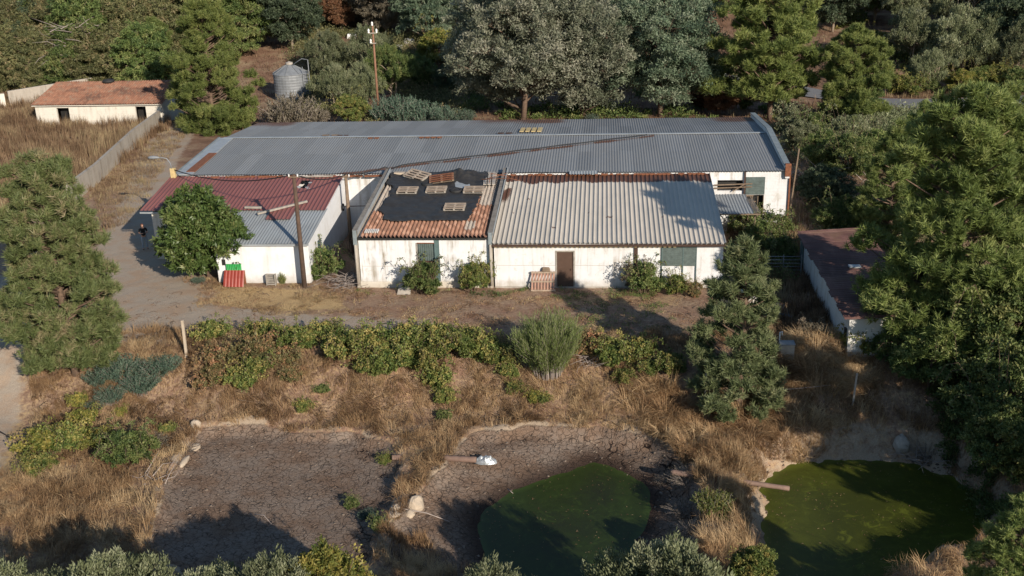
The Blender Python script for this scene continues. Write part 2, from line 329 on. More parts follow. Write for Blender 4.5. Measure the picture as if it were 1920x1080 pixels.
def ground_material():
    m, n, b = newmat('earth'); v = coords(n)
    n1 = noise(n, v, .7, 6, .65); n2 = noise(n, v, 5, 6, .7); n3 = noise(n, v, 22, 5, .75)
    c = ramp(n, n2, [(.3, (.19, .13, .09)), (.5, (.31, .22, .15)), (.72, (.44, .33, .225))])
    c = mix(n, thr(n, n1, .4, .62), c, ramp(n, n2, [(.3, (.18, .105, .072)), (.7, (.34, .215, .15))]))
    gs = attr(n, 'straw'); c = mix(n, thr(n, math_(n, 'ADD', gs, math_(n, 'SUBTRACT', n2, .5)), .4, .65), c, ramp(n, n3, [(.3, (.33, .22, .11)), (.7, (.58, .42, .22))]))
    gf = attr(n, 'soil'); c = mix(n, thr(n, math_(n, 'ADD', gf, math_(n, 'SUBTRACT', n2, .5)), .35, .7), c, ramp(n, noise(n, v, .35, 6, .7), [(.35, (.13, .078, .052)), (.5, (.22, .13, .088)), (.68, (.33, .25, .16))]))
    grv = thr(n, math_(n, 'ADD', attr(n, 'gravel'), math_(n, 'MULTIPLY', math_(n, 'SUBTRACT', noise(n, v, 1.6, 6, .7), .5), 1.3)), .35, .65)
    gc = mix(n, thr(n, n1, .45, .62), ramp(n, n3, [(.3, (.26, .215, .17)), (.7, (.47, .395, .315))]), ramp(n, n3, [(.3, (.28, .20, .14)), (.7, (.46, .345, .25))]))
    c = mix(n, grv, c, gc)
    pale = thr(n, math_(n, 'ADD', attr(n, 'pale'), math_(n, 'MULTIPLY', math_(n, 'SUBTRACT', noise(n, v, 3, 6, .75), .5), 1.2)), .4, .62)
    c = mix(n, pale, c, ramp(n, n3, [(.25, (.24, .18, .13)), (.7, (.46, .37, .27))]))
    # cracked mud
    dv = N(n, 'ShaderNodeMix', data_type='VECTOR'); nn = N(n, 'ShaderNodeTexNoise'); nn.inputs['Scale'].default_value = 2.2; nn.inputs['Detail'].default_value = 4; n.links.new(v, nn.inputs[0])
    dv.inputs[0].default_value = .32; n.links.new(v, dv.inputs[4]); n.links.new(nn.outputs['Color'], dv.inputs[5])
    vo = N(n, 'ShaderNodeTexVoronoi', feature='DISTANCE_TO_EDGE'); vo.inputs['Scale'].default_value = 6.0; n.links.new(dv.outputs[1], vo.inputs['Vector'])
    vb = N(n, 'ShaderNodeTexVoronoi', feature='DISTANCE_TO_EDGE'); vb.inputs['Scale'].default_value = 2.6; n.links.new(dv.outputs[1], vb.inputs['Vector'])
    crk = thr(n, math_(n, 'ADD', vo.outputs[0], math_(n, 'MULTIPLY', math_(n, 'SUBTRACT', noise(n, v, 3.5, 3), .35), .25)), .0, .12)
    bigm = thr(n, attr(n, 'crack'), .2, .6); big = math_(n, 'MAXIMUM', thr(n, math_(n, 'ADD', vb.outputs[0], math_(n, 'MULTIPLY', math_(n, 'SUBTRACT', noise(n, v, 1.2, 4), .45), .3)), .0, .05), math_(n, 'SUBTRACT', 1, bigm))
    mc = ramp(n, n3, [(.3, (.13, .085, .058)), (.7, (.25, .172, .122))]); mc = mix(n, thr(n, noise(n, v, .6, 6, .7), .42, .62), mc, ramp(n, n3, [(.3, (.17, .13, .10)), (.7, (.30, .24, .195))]))
    mc = mix(n, attr(n, 'wet'), mc, (.035, .022, .017))
    mc = mix(n, crk, mix(n, .8, mc, (.035, .026, .02)), mc); mc = mix(n, big, (.02, .014, .012), mc)
    mud = thr(n, math_(n, 'ADD', attr(n, 'mud'), math_(n, 'MULTIPLY', math_(n, 'SUBTRACT', n2, .5), .5)), .4, .6)
    c = mix(n, mud, c, mc)
    setc(n, b, c); b.inputs['Roughness'].default_value = .95; b.inputs['Specular IOR Level'].default_value = .15
    h = math_(n, 'ADD', math_(n, 'MULTIPLY', math_(n, 'MULTIPLY', math_(n, 'MINIMUM', crk, big), mud), .9), math_(n, 'ADD', math_(n, 'MULTIPLY', n3, .7), n2))
    bump(n, b, h, .8, .05)
    return m
M['earth'] = ground_material()
def water_material(name, green, dark, amt):
    m, n, b = newmat(name); v = coords(n)
    e = attr(n, 'edge')
    c = ramp(n, noise(n, v, 1.1, 7, .75, 1.), [(.3, tuple(x*.75 for x in green)), (.7, tuple(x*1.25 for x in green))])
    c = mix(n, math_(n, 'MULTIPLY', thr(n, math_(n, 'ADD', e, math_(n, 'MULTIPLY', math_(n, 'SUBTRACT', noise(n, v, .35, 6, .65, .6), .5), 7)), 1.2, 3.4), amt), c, dark)
    c = mix(n, math_(n, 'MULTIPLY', thr(n, math_(n, 'ADD', e, math_(n, 'MULTIPLY', noise(n, v, 2, 4), .5)), .55, .25), .7), c, tuple(x*1.9 for x in green))
    c = mix(n, thr(n, noise(n, v, 1.4, 9, .8, 1.5), .54, .64), c, tuple(x*1.7 for x in green))
    setc(n, b, c); b.inputs['Roughness'].default_value = .4; b.inputs['Specular IOR Level'].default_value = .2
    bump(n, b, noise(n, v, 3, 3, .5), .04, .01); return m
M['algae'] = water_material('algae', (.058, .068, .010), (.036, .044, .010), .8)
M['deep_algae'] = water_material('deep_algae', (.022, .036, .007), (.016, .018, .010), .95)
def asphalt():
    m, n, b = newmat('asphalt'); v = coords(n); setc(n, b, ramp(n, noise(n, v, 8, 5), [(.3, (.13, .13, .135)), (.7, (.20, .20, .2))])); b.inputs['Roughness'].default_value = .85; return m
M['asphalt'] = asphalt()

# ------------------------------------------------------------------ ground, ponds, road
def make_ground():
    xs = np.concatenate([-34-np.cumsum(.3*1.05**np.arange(74))[::-1], np.arange(-34, 34.01, .2), 34+np.cumsum(.3*1.05**np.arange(74))])
    ys = np.concatenate([-34-np.cumsum(.3*1.07**np.arange(45))[::-1], np.arange(-34, 8, .18), np.arange(8, 60, .6), 60+np.cumsum(.6*1.035**np.arange(80))])
    X, Y = np.meshgrid(xs, ys); Z = H(X, Y)
    X, Y, Z = X.ravel(), Y.ravel(), Z.ravel(); nx, ny = len(xs), len(ys)
    idx = np.arange(nx*ny).reshape(ny, nx); F = np.stack([idx[:-1, :-1], idx[:-1, 1:], idx[1:, 1:], idx[1:, :-1]], -1).reshape(-1, 4)
    g1 = wpoly([(300,236),(372,240),(335,300),(310,380),(300,450),(345,500),(410,540),(400,572),(560,588),(700,594),(810,596),(830,612),(640,626),(420,614),(340,645),(150,650),(60,620),(120,570),(160,500),(200,430),(236,350),(262,290)], 0)
    g2 = wpoly([(-120,590),(40,590),(60,620),(30,700),(-40,860),(-300,900)], 0)
    g3 = wpoly([(-60,500),(200,560),(190,640),(60,620),(-60,640)], 0)
    gr = np.maximum.reduce([1-ss(sdf(g1, X, Y), -1.0, .8), .9*(1-ss(sdf(g2, X, Y), -.8, .8)), .8*(1-ss(sdf(g3, X, Y), -.8, .8))])
    s1 = wpoly([(350,528),(640,548),(650,580),(540,585),(380,572)], 0); s2 = wpoly([(930,555),(1290,550),(1290,580),(1000,575)], 0)
    s3 = wpoly([(-60,690),(50,720),(60,860),(-60,880)], -.8); s4 = wpoly([(0,190),(330,230),(170,370),(0,330)], 0)
    s5 = wpoly([(180,340),(320,235),(345,250),(240,400)], 0); s6 = wpoly([(740,800),(1420,790),(1330,880),(1290,810),(880,812),(820,880),(760,960)], -1.9)
    st = np.maximum.reduce([(1-ss(sdf(p, X, Y), -.8, .6))*k for p, k in ((s1, 1), (s2, .5), (s3, .6), (s4, .5), (s5, .5), (s6, .55))])
    st = np.maximum(st, .42*ss(-Y, 8.5, 10))
    d1, d2, d3, dw2 = sdf(P1, X, Y), sdf(P2, X, Y), sdf(W3, X, Y), sdf(W2, X, Y)
    nz = (fbm(X*.9+7, Y*.9)-.5)*.7; d1 = d1+nz; d2 = d2+nz
    mud = np.maximum(1-ss(d1, -.1, .3), 1-ss(d2, -.1, .3))
    pale = np.maximum.reduce([np.exp(-((d1-.2)/.4)**2)*(.15+.85*ss(fbm(X*1.1, Y*1.1), .35, .65)), np.exp(-((d2-.2)/.45)**2)*(.2+.8*ss(fbm(X*1.1+9, Y*1.1), .35, .65)), (1-ss(d3, .9, 1.6))*(.35+.5*fbm(X*.7, Y*.7+3))*ss(Y, -22, -19)])
    pale = np.maximum(pale, .75*(1-ss(sdf(wpoly([(800,940),(850,870),(860,885),(815,975)], -2.1), X, Y), -.1, .3)))
    crack = np.maximum(np.exp(-((d1+.7)/.6)**2)*ss(X, -6, -3), np.exp(-((d2+.9)/.8)**2)*ss(X, 4, 8))+.5*np.exp(-((d2+.6)/.4)**2)
    wet = (1-ss(dw2, .0, 1.3))*.9
    soil = ss(Y, 26, 34)
    at_ = dict(gravel=gr, straw=st, mud=mud, pale=pale, crack=crack, wet=wet, soil=soil)
    o = link('ground', mesh_np('ground', np.stack([X, Y, Z], 1), F, None, at_, True), M['earth']); tag(o, kind='structure')
    for nm, poly, z, m in (('pond_water', W2, Z2, 'deep_algae'), ('pond_water', W3, Z3, 'algae')):
        P = np.array(poly); xs = np.arange(P[:, 0].min()-1.2, P[:, 0].max()+1.2, .25); ys = np.arange(P[:, 1].min()-1.2, P[:, 1].max()+1.2, .25)
        X, Y = np.meshgrid(xs, ys); e = -sdf(poly, X, Y); idx = np.arange(X.size).reshape(X.shape)
        F = np.stack([idx[:-1, :-1], idx[:-1, 1:], idx[1:, 1:], idx[1:, :-1]], -1).reshape(-1, 4)
        F = F[e.ravel()[F].max(1) > -1.0]
        o = link(nm, mesh_np(nm, np.stack([X.ravel(), Y.ravel(), np.full(X.size, z)], 1), F, None, dict(edge=e.ravel())), M[m]); tag(o, kind='structure')
make_ground()
b = MB()
road_pts = rp = [at(*q) for q in ((1300,130),(1340,150),(1520,178),(1600,192),(1660,197),(1720,199),(1800,198),(1960,192))]
for i in range(len(rp)-1):
    a, c = rp[i], rp[i+1]
    b.add([(a[0], a[1]-2.0, hz(a[0], a[1]-2)+.12), (c[0], c[1]-2.0, hz(c[0], c[1]-2)+.12), (c[0], c[1]+3.2, hz(c[0], c[1]+3.2)+.12), (a[0], a[1]+3.2, hz(a[0], a[1]+3.2)+.12)], [(0, 1, 2, 3)])
tag(b.build('road', M['asphalt']), kind='structure')

# ------------------------------------------------------------------ sheets and walls
def sheet(name, m, parent, corner, x0, x1, y0, z0, y1, z1, prof='sine', pitch=.177, amp=.025, rows=12, skew=0., panel=.9, dirt=None, mask=None, seed=0, step=0., axis='x'):
    """corrugated sheet from front line (y0,z0) to back line (y1,z1); ribs run up the slope"""
    rs = np.random.RandomState(seed)
    if prof == 'sine':
        k = max(2, int((x1-x0)/pitch*6)); U = np.linspace(0, x1-x0, k); h = amp*np.sin(2*np.pi*U/pitch)
    elif prof == 'rib':
        U = []; h = []
        nrib = int((x1-x0)/pitch)
        for i in range(nrib+1):
            c = i*pitch
            for du, hh in ((-.034, 0), (-.016, amp), (.016, amp), (.034, 0)):
                U.append(c+du); h.append(hh)
        U = np.clip(np.array(U), 0, x1-x0); h = np.array(h)
    else:                                  # rounded cover tiles with a channel between
        U = []; h = []
        for i in range(int((x1-x0)/pitch)):
            for t_ in np.linspace(0, 1, 8)[:-1]:
                U.append((i+t_)*pitch); h.append(amp*(abs(math.sin(math.pi*min(1, t_/.72))) if t_ < .72 else -.35*math.sin(math.pi*(t_-.72)/.28)))
        U = np.array(U+[x1-x0]); h = np.array(h+[0])
    if step:
        nt = max(1, int(round(math.hypot(y1-y0, z1-z0)/step))); T = []; ex = []
        for i in range(nt): T += [i/nt, (i+.985)/nt]; ex += [.03, 0]
        T = np.array(T); ex = np.array(ex)
    else: T = np.linspace(0, 1, rows); ex = np.zeros(rows)
    nu, ntt = len(U), len(T)
    UU, TT = np.meshgrid(U, T); hh = np.tile(h, (ntt, 1))+ex[:, None]
    pid = np.floor(UU/panel).astype(int); prand = rs.rand(2000); 
    xx = x0+UU+skew*TT; yy = y0+(y1-y0)*TT; zz = z0+(z1-z0)*TT+hh+(prand[pid % 1999]-.5)*.012+(fbm(xx*.35, yy*.35+seed)-.5)*.07
    if step:
        rid = np.floor(np.arange(ntt)/2).astype(int)[:, None]; colid = np.floor(UU/pitch+.01).astype(int)
        tint = .45+.55*prand[(colid*31+rid*17) % 1999]
        zz = zz+(prand[(colid*13+rid*7) % 1999]-.5)*.015
    else: tint = prand[(pid*7+ (TT > .52)*53) % 1999]*.8+.1
    if mask is not None: tint = mask(xx, yy, tint)
    D = dirt(xx, yy) if dirt is not None else np.zeros(xx.shape)
    base = _ORG[parent.name] if parent.name in _ORG else np.array(parent.location)
    V = np.stack([xx.ravel()-base[0], yy.ravel()-base[1], zz.ravel()-base[2]], 1)
    if axis == 'y': pass
    idx = np.arange(nu*ntt).reshape(ntt, nu); F = np.stack([idx[:-1, :-1], idx[:-1, 1:], idx[1:, 1:], idx[1:, :-1]], -1).reshape(-1, 4)
    if corner is not None:                 # drop faces inside a hole test
        cx = xx.ravel()[F].mean(1); cy = yy.ravel()[F].mean(1); F = F[~corner(cx, cy)]
    o = link(name, mesh_np(name, V, F, None, dict(tint=tint.ravel(), dirt=D.ravel()), prof == 'sine'), m, parent); _ORG[o.name] = base
    return o
def wall_x(mb, x0, x1, y, th, z0, zt, holes=()):
    """wall facing -Y between x0..x1; zt a height or (left, right); holes (xa, xb, za, zb)"""
    zl, zr = zt if isinstance(zt, tuple) else (zt, zt)
    zz = lambda x: zl+(zr-zl)*(x-x0)/(x1-x0)
    xs = sorted({x0, x1, *[h[0] for h in holes], *[h[1] for h in holes]})
    for a, c in zip(xs[:-1], xs[1:]):
        hs = sorted([(h[2], h[3]) for h in holes if h[0] <= a and h[1] >= c]); z = z0
        for h0, h1 in hs+[(None, None)]:
            t0, t1 = (zz(a), zz(c)) if h0 is None else (h0, h0)
            if min(t0, t1) > z+1e-4: mb.hexa([(a, y, z), (c, y, z), (c, y+th, z), (a, y+th, z), (a, y, t0), (c, y, t1), (c, y+th, t1), (a, y+th, t0)])
            z = h1
def wall_y(mb, y0, y1, x, th, z0, zt, holes=()):
    t = MB(); wall_x(t, y0, y1, 0, th, z0, zt, holes)
    mb.add([(x+th-v[1], v[0], v[2]) for v in t.v], t.f)
def polysheet(name, m, parent, pts, th=.03, z=0):
    b = MB(); n = len(pts); b.add(list(pts)+[(p[0], p[1], p[2]+th) for p in pts], [tuple(range(n-1, -1, -1)), tuple(range(n, 2*n))]+[(i, (i+1) % n, n+(i+1) % n, n+i) for i in range(n)])
    return b.build(name, m, parent)

# ------------------------------------------------------------------ long barn
BX0, BX1, BY0, BY1, BZ, BR, BYM = -21.17, 18.46, 10.3, 27.4, 4.05, 4.62, 18.85
barn = empty('long_barn', (-1.4, BY0, 0), 0, 'long low whitewashed barn with grey corrugated roof spanning the whole yard', 'barn')
b = MB()
wall_x(b, BX0+.25, BX1-.1, BY0+.15, .25, -.4, BZ-.08, [(13.95, 15.55, 2.72, 3.42), (15.73, 16.88, .9, 2.45)])
b.box(BX0+.25, BX1-.1, BY1-.35, BY1-.1, -.4, BZ-.12)
for x in (BX0+.25, BX1-.36):
    b.hexa([(x, BY0+.4, -.4), (x+.25, BY0+.4, -.4), (x+.25, BYM, -.4), (x, BYM, -.4), (x, BY0+.4, BZ-.1), (x+.25, BY0+.4, BZ-.1), (x+.25, BYM, BR-.1), (x, BYM, BR-.1)])
    b.hexa([(x, BYM, -.4), (x+.25, BYM, -.4), (x+.25, BY1-.35, -.4), (x, BY1-.35, -.4), (x, BYM, BR-.1), (x+.25, BYM, BR-.1), (x+.25, BY1-.35, BZ-.15), (x, BY1-.35, BZ-.15)])
b.build('wall', M['barn_wall'], barn)
def cab(x): return 10.35+(x+10.1)*(18.65-10.35)/20.34
def dfront(x, y):
    c = 1-np.clip(np.abs(y-cab(x)+.25)/(.3+.5*fbm(x*1.3, y*1.3)), 0, 1)
    c = c*((x > -11) & (x < 10.3))*(.62+.38*ss(fbm(x*.9+3, y*.9), .40, .55))
    e = (1-ss(y, 10.3, 10.75))*.42*ss(x, -12, -8); g = .34*ss(fbm(x*.35+20, y*.5), .55, .72)*ss(fbm(x*1.6, y*1.6), .45, .6)
    return np.maximum(np.maximum(c*.95, e), g)
def dback(x, y):
    e = ss(y, 22.5, 26.5)
    a = e*(ss(-x, 15, 19)*.8+ss(x, -7, -1)*(1-ss(x, 3, 6))*.75+ss(x, 13, 16)*.85)
    return a*(.5+.7*fbm(x*.5, y*.5))+.25*(1-ss(y, 18.9, 19.4))*ss(fbm(x*.4, y*.2+9), .5, .7)
sheet('front_roof', M['barn_sheet'], barn, None, BX0+1.05, BX1-.35, BY0-.12, BZ+.02, BYM, BR, rows=34, dirt=dfront, seed=1, amp=.017)
sheet('back_roof', M['barn_sheet'], barn, None, BX0+.35, BX1-.35, BYM, BR-.005, BY1, BZ, rows=20, dirt=dback, seed=2, amp=.017, mask=lambda x, y, t: np.clip(t-.25*ss(x, 4, 9), 0, 1))
b = MB(); b.box(BX0+.4, BX1-.5, BYM-.16, BYM+.14, BR+.03, BR+.06); b.build('ridge_cap', M['flashing'], barn)
b = MB()
def sl(y): return BZ+(BR-BZ)*(y-BY0)/(BYM-BY0)
b.hexa([(BX0, BY0-.1, BZ-.02), (BX0+1.1, BY0-.1, BZ-.02), (BX0+1.1, BYM, BR-.02), (BX0+.05, BYM, BR-.02), (BX0, BY0-.1, BZ+.06), (BX0+1.1, BY0-.1, BZ+.06), (BX0+1.1, BYM, BR+.05), (BX0+.05, BYM, BR+.05)])
b.build('verge_flashing', M['flashing'], barn)
b = MB(); b.hexa([(BX0+.55, 10.7, sl(10.7)+.05), (BX0+1.15, 10.7, sl(10.7)+.05), (BX0+1.2, 14.9, sl(14.9)+.05), (BX0+.65, 14.9, sl(14.9)+.05), (BX0+.55, 10.7, sl(10.7)+.1), (BX0+1.15, 10.7, sl(10.7)+.1), (BX0+1.2, 14.9, sl(14.9)+.1), (BX0+.65, 14.9, sl(14.9)+.1)])
b.build('rusty_flashing', M['rust'], barn)
for xa, ya, xb, yb, z_, mm in ((BX0, BY0-.1, BX0+.1, BYM, (BZ, BR), 'blue_flash'),):
    b = MB(); b.hexa([(xa-.1, ya, z_[0]-.25), (xa+.03, ya, z_[0]-.25), (xb+.03, yb, z_[1]-.2), (xb-.1, yb, z_[1]-.2), (xa-.1, ya, z_[0]+.1), (xa+.03, ya, z_[0]+.1), (xb+.03, yb, z_[1]+.1), (xb-.1, yb, z_[1]+.1)]); b.build('verge_board', M[mm], barn)
for y0, z0, y1, z1 in ((BY0-.1, BZ+.28, BYM, BR+.33), (BYM, BR+.33, BY1+.1, BZ+.28)):      # parapet of the right gable
    b = MB(); x = BX1-.36
    b.hexa([(x, y0, z0-.75), (x+.26, y0, z0-.75), (x+.26, y1, z1-.75), (x, y1, z1-.75), (x, y0, z0), (x+.26, y0, z0), (x+.26, y1, z1), (x, y1, z1)]); b.build('parapet', M['barn_wall'], barn)
    b = MB(); b.hexa([(x-.06, y0-.02, z0+.005), (x+.32, y0-.02, z0+.005), (x+.32, y1, z1+.005), (x-.06, y1, z1+.005), (x-.06, y0-.02, z0+.06), (x+.32, y0-.02, z0+.06), (x+.32, y1, z1+.06), (x-.06, y1, z1+.06)]); b.build('parapet_coping', M['blue_flash'], barn)
b = MB(); b.box(BX1-.38, BX1-.03, BY0-.14, BY0+.1, BZ-.35, BZ+.45); b.build('rusty_corner', M['rust'], barn)
b = MB(); b.box(15.72, 16.9, BY0+.08, BY0+.14, 2.5, 3.62)
for k in range(9): b.box(15.74, 16.88, BY0+.06, BY0+.08, 2.56+k*.12, 2.585+k*.12)
b.build('shutter', M['green_paint'], barn)
b = MB()
for k in range(4): b.bar((15.8+.35*k, BY0+.05, 1.0), (15.8+.35*k, BY0+.05, 2.4), .04, .04)
b.bar((15.7, BY0+.05, 1.6), (16.9, BY0+.05, 1.6), .05, .05); b.build('window_frame', M['old_wood'], barn)
b = MB(); b.box(13.9, 15.6, BY0+.6, BY0+.65, 2.6, 3.5); b.box(15.7, 16.9, BY0+.6, BY0+.65, .8, 2.5); b.build('interior_shade_panel', M['black'], barn)  # black panels standing in for the unlit space behind the openings
b = MB()
for z in (2.95, 3.15): b.bar((13.7, BY0-.02, z), (16.1, BY0-.02, z+.08), .07, .06)
b.bar((14.9, BY0-.05, 2.75), (15.6, BY0-.05, 3.2), .06, .06); b.build('loose_rail', M['old_wood'], barn)
b = MB(); b.bar((15.64, BY0+.05, 2.5), (15.64, BY0+.05, 4.0), .1, .1); b.build('downpipe', M['dark_rust'], barn)
b = MB(); b.bar((18.42, BY0+.06, -.2), (18.42, BY0+.06, 3.75), .09, .09); b.build('downpipe', M['rust'], barn)
# broken bits along the ridge and eaves
rs = random.Random(4)
for (x0, y0, wd, ln, mm) in ((-13.6, 19.3, 1.4, .25, 'old_wood'), (-12.4, 19.15, .9, .12, 'dark_rust'), (-6.3, 18.2, 1.7, .5, 'rust'), (.7, 20.2, 1.7, 1.9, 'cream'), (-.8, 19.4, 1.2, .3, 'dark_rust'), (-10, 18.2, .9, .3, 'rust')):
    zz = BR+.06-(abs(y0-BYM))*.066; b = MB()
    n = 4 if wd > 1.5 else 2
    for k in range(n): b.hexa([(x0+k*wd/n, y0, zz), (x0+(k+.72)*wd/n, y0, zz), (x0+(k+.72)*wd/n, y0+ln, zz-ln*.066), (x0+k*wd/n, y0+ln, zz-ln*.066), (x0+k*wd/n, y0, zz+.05), (x0+(k+.72)*wd/n, y0, zz+.05), (x0+(k+.72)*wd/n, y0+ln, zz+.05-ln*.066), (x0+k*wd/n, y0+ln, zz+.05-ln*.066)])
    b.build('roof_patch', M[mm], barn)
# debris strip under the eave between barn and lean-to roofs
b = MB()
for k in range(110):
    x = rs.uniform(-19, 13); b.box(x, x+rs.uniform(.1, .5), BY0-.3-rs.random()*.08, BY0-.2+rs.random()*.04, BZ-.12-rs.random()*.03, BZ-.06+rs.random()*.03)
tag(b.build('broken_eave', M['rust'], barn), kind='stuff')

# ------------------------------------------------------------------ left lean-to: red wing and grey-roofed room
lean = empty('lean_to_house', (-13, .64, 0), 0, 'white lean-to with maroon and silver sheet roof beside the round tree', 'outbuilding')
zr = lambda y: 2.46+(y-.5)*(3.92-2.46)/(10.3-.5)
b = MB(); wall_x(b, -15.44, -9.97, .64, .2, -.3, 2.40); wall_y(b, .84, 10.4, -10.17, .2, -.3, (2.42, 3.8), [(2.6, 3.5, .9, 1.9)]); wall_y(b, .84, 5.0, -15.44, .2, -.3, (2.42, 3.05)); b.build('wall', M['white_wall'], lean)
b = MB(); wall_x(b, -20.85, -15.44, 5.0, .2, -.3, 3.0); wall_y(b, 5.2, 10.2, -20.85, .2, -.3, (3.02, 3.75)); b.build('side_wing_wall', M['far_wall'], lean)
b = MB(); b.box(-10.04, -10.0, 2.62, 3.48, .9, 1.9)
for k in range(8): b.box(-10.0, -9.94, 2.6, 3.5, .95+k*.12, 1.0+k*.12)
b.build('louvred_window', M['teal_paint'], lean)
sheet('silver_roof', M['silver_sheet'], lean, None, -15.55, -9.9, .42, zr(.42), 5.3, zr(5.3)-.03, rows=10, seed=3, amp=.02, dirt=lambda x, y: .5*ss(fbm(x, y*2), .55, .7)*ss(-x, 13.4, 14.5))
hole = lambda x, y: (x > -12.55) & (x < -11.9) & (y > 8.1) & (y < 9.3)
sheet('maroon_roof', M['red_sheet'], lean, hole, -21.5, -9.93, 4.9, zr(4.9)+.04, 10.25, zr(10.2)+.04, prof='rib', pitch=.25, amp=.035, rows=14, seed=4, panel=1.0, skew=.0, dirt=lambda x, y: .2*ss(fbm(x*.5, y), .5, .7))
sheet('overlapping_sheet', M['red_sheet'], lean, None, -13.25, -11.75, 3.55, zr(3.55)+.07, 5.05, zr(5.05)+.09, prof='rib', pitch=.25, amp=.03, rows=4, seed=5)
b = MB(); b.box(-12.7, -11.8, 8.0, 9.4, 2.6, 2.65); b.build('void_shade_panel', M['black'], lean)  # black panel under the hole, its colour standing in for the shade inside
for k in range(5): b = MB(); x = -12.6+rs.random()*.7; y = 8.1+rs.random(); b.box(x, x+.22, y, y+.12, zr(y)-.05, zr(y)+.07); b.build('loose_batten', M['flashing'], lean)
b = MB(); b.box(-15.55, -9.9, .4, .47, 2.33, 2.42); b.build('eave_trim', M['flashing'], lean)
b = MB(); b.box(-21.52, -15.5, 4.86, 4.92, 2.98, 3.07); b.build('eave_trim', M['flashing'], lean)
b = MB(); b.box(-15.12, -14.92, .6, .64, 1.1, 1.45); b.build('vent', M['black'], lean)
for (x0, y0, x1, y1, nm) in ((-14.95, 5.05, -13.9, 5.0, 'short grey beam lying on the silver roof just left of the pole shadow'), (-13.9, 4.1, -11.3, 5.9, 'long grey beam lying aslant over the small maroon roof sheet'), (-15.9, 1.6, -14.6, 1.65, 'grey plank on the silver roof edge next to the round tree')):
    b = MB(); b.bar((x0, y0, zr(y0)+.17), (x1, y1, zr(y1)+.17), .16, .12); tag(b.build('wooden_beam', M['grey_wood'], None, .01), nm, 'beam', 'beams lying on the lean-to roof')
b = MB(); b.bar((-12.9, 9.9, 3.98), (-10.6, 9.9, 4.0), .12, .08); tag(b.build('wooden_board', M['grey_wood']), 'thin board lying at the barn eave behind the tall left pole', 'board')

# ------------------------------------------------------------------ tile roofed outbuilding
tb = empty('tile_roofed_outbuilding', (-3.2, 0, 0), 0, 'stained white outbuilding with terracotta tiles round a black roof cover', 'outbuilding')
TX0, TX1 = -6.9, .38
zt = lambda y: 3.02+(y+.3)*(4.0-3.02)/10.6
b = MB(); wall_x(b, TX0, TX1+.1, 0, .25, .35, 2.95, [(-3.58, -2.42, 0.35, 2.62)]); wall_y(b, .25, 10.4, TX0, .25, -.3, (2.95, 3.85)); b.build('wall', M['stained_wall'], tb)
b = MB(); b.box(TX0-.02, TX1+.1, -.06, .3, -.4, .35); b.build('plinth', M['far_wall'], tb)
b = MB(); b.box(TX0+.1, -3.65, -.004, -.001, 1.25, 1.268); b.build('render_joint', M['grey_wall'], tb); b = MB(); b.box(-2.3, TX1-.05, -.004, -.001, 1.25, 1.268); b.build('render_joint', M['grey_wall'], tb)
for x0, x1, z0, z1 in ((-3.66, -3.58, .36, 2.62),): b = MB(); b.box(x0, x1, -.02, .06, z0, z1); b.build('door_frame', M['grey_wood'], tb)
b = MB(); b.box(-3.55, -2.6, .1, .14, 1.55, 2.6)
for k in range(8): b.box(-3.53+k*.12, -3.48+k*.12, .07, .1, 1.57, 2.58)
b.build('shutter', M['green_paint'], tb)
b = MB(); b.box(-2.62, -2.34, -.02, .05, .36, 2.9); b.build('tall_post', M['teal_paint'], tb)
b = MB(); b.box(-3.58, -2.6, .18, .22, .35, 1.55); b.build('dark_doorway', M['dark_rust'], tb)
b = MB(); b.box(-3.6, -2.6, -.03, .02, 2.6, 2.64); b.build('lintel', M['rust'], tb)
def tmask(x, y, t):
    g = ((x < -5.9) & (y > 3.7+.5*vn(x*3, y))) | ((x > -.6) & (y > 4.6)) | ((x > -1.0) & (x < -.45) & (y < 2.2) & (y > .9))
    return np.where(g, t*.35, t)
sheet('tile_roof', M['tiles'], tb, lambda x, y: (x > -5.4) & (x < -1.0) & (y > 2.6) & (y < 9.2), TX0+.15, TX1, -.3, zt(-.3), 10.2, zt(10.2), prof='tile', pitch=.228, amp=.085, step=.42, mask=tmask, seed=6)
b = MB(); b.box(TX0, TX1, -.22, .0, 2.88, 2.98); b.build('gutter', M['black'], tb)
b = MB()
for k in range(8): b.bar((TX0+.38+k*.1, .15, 3.2), (TX0+.40+k*.1, .55, 3.25), .035, .1)
b.build('white_bracket', M['white_metal'], tb)
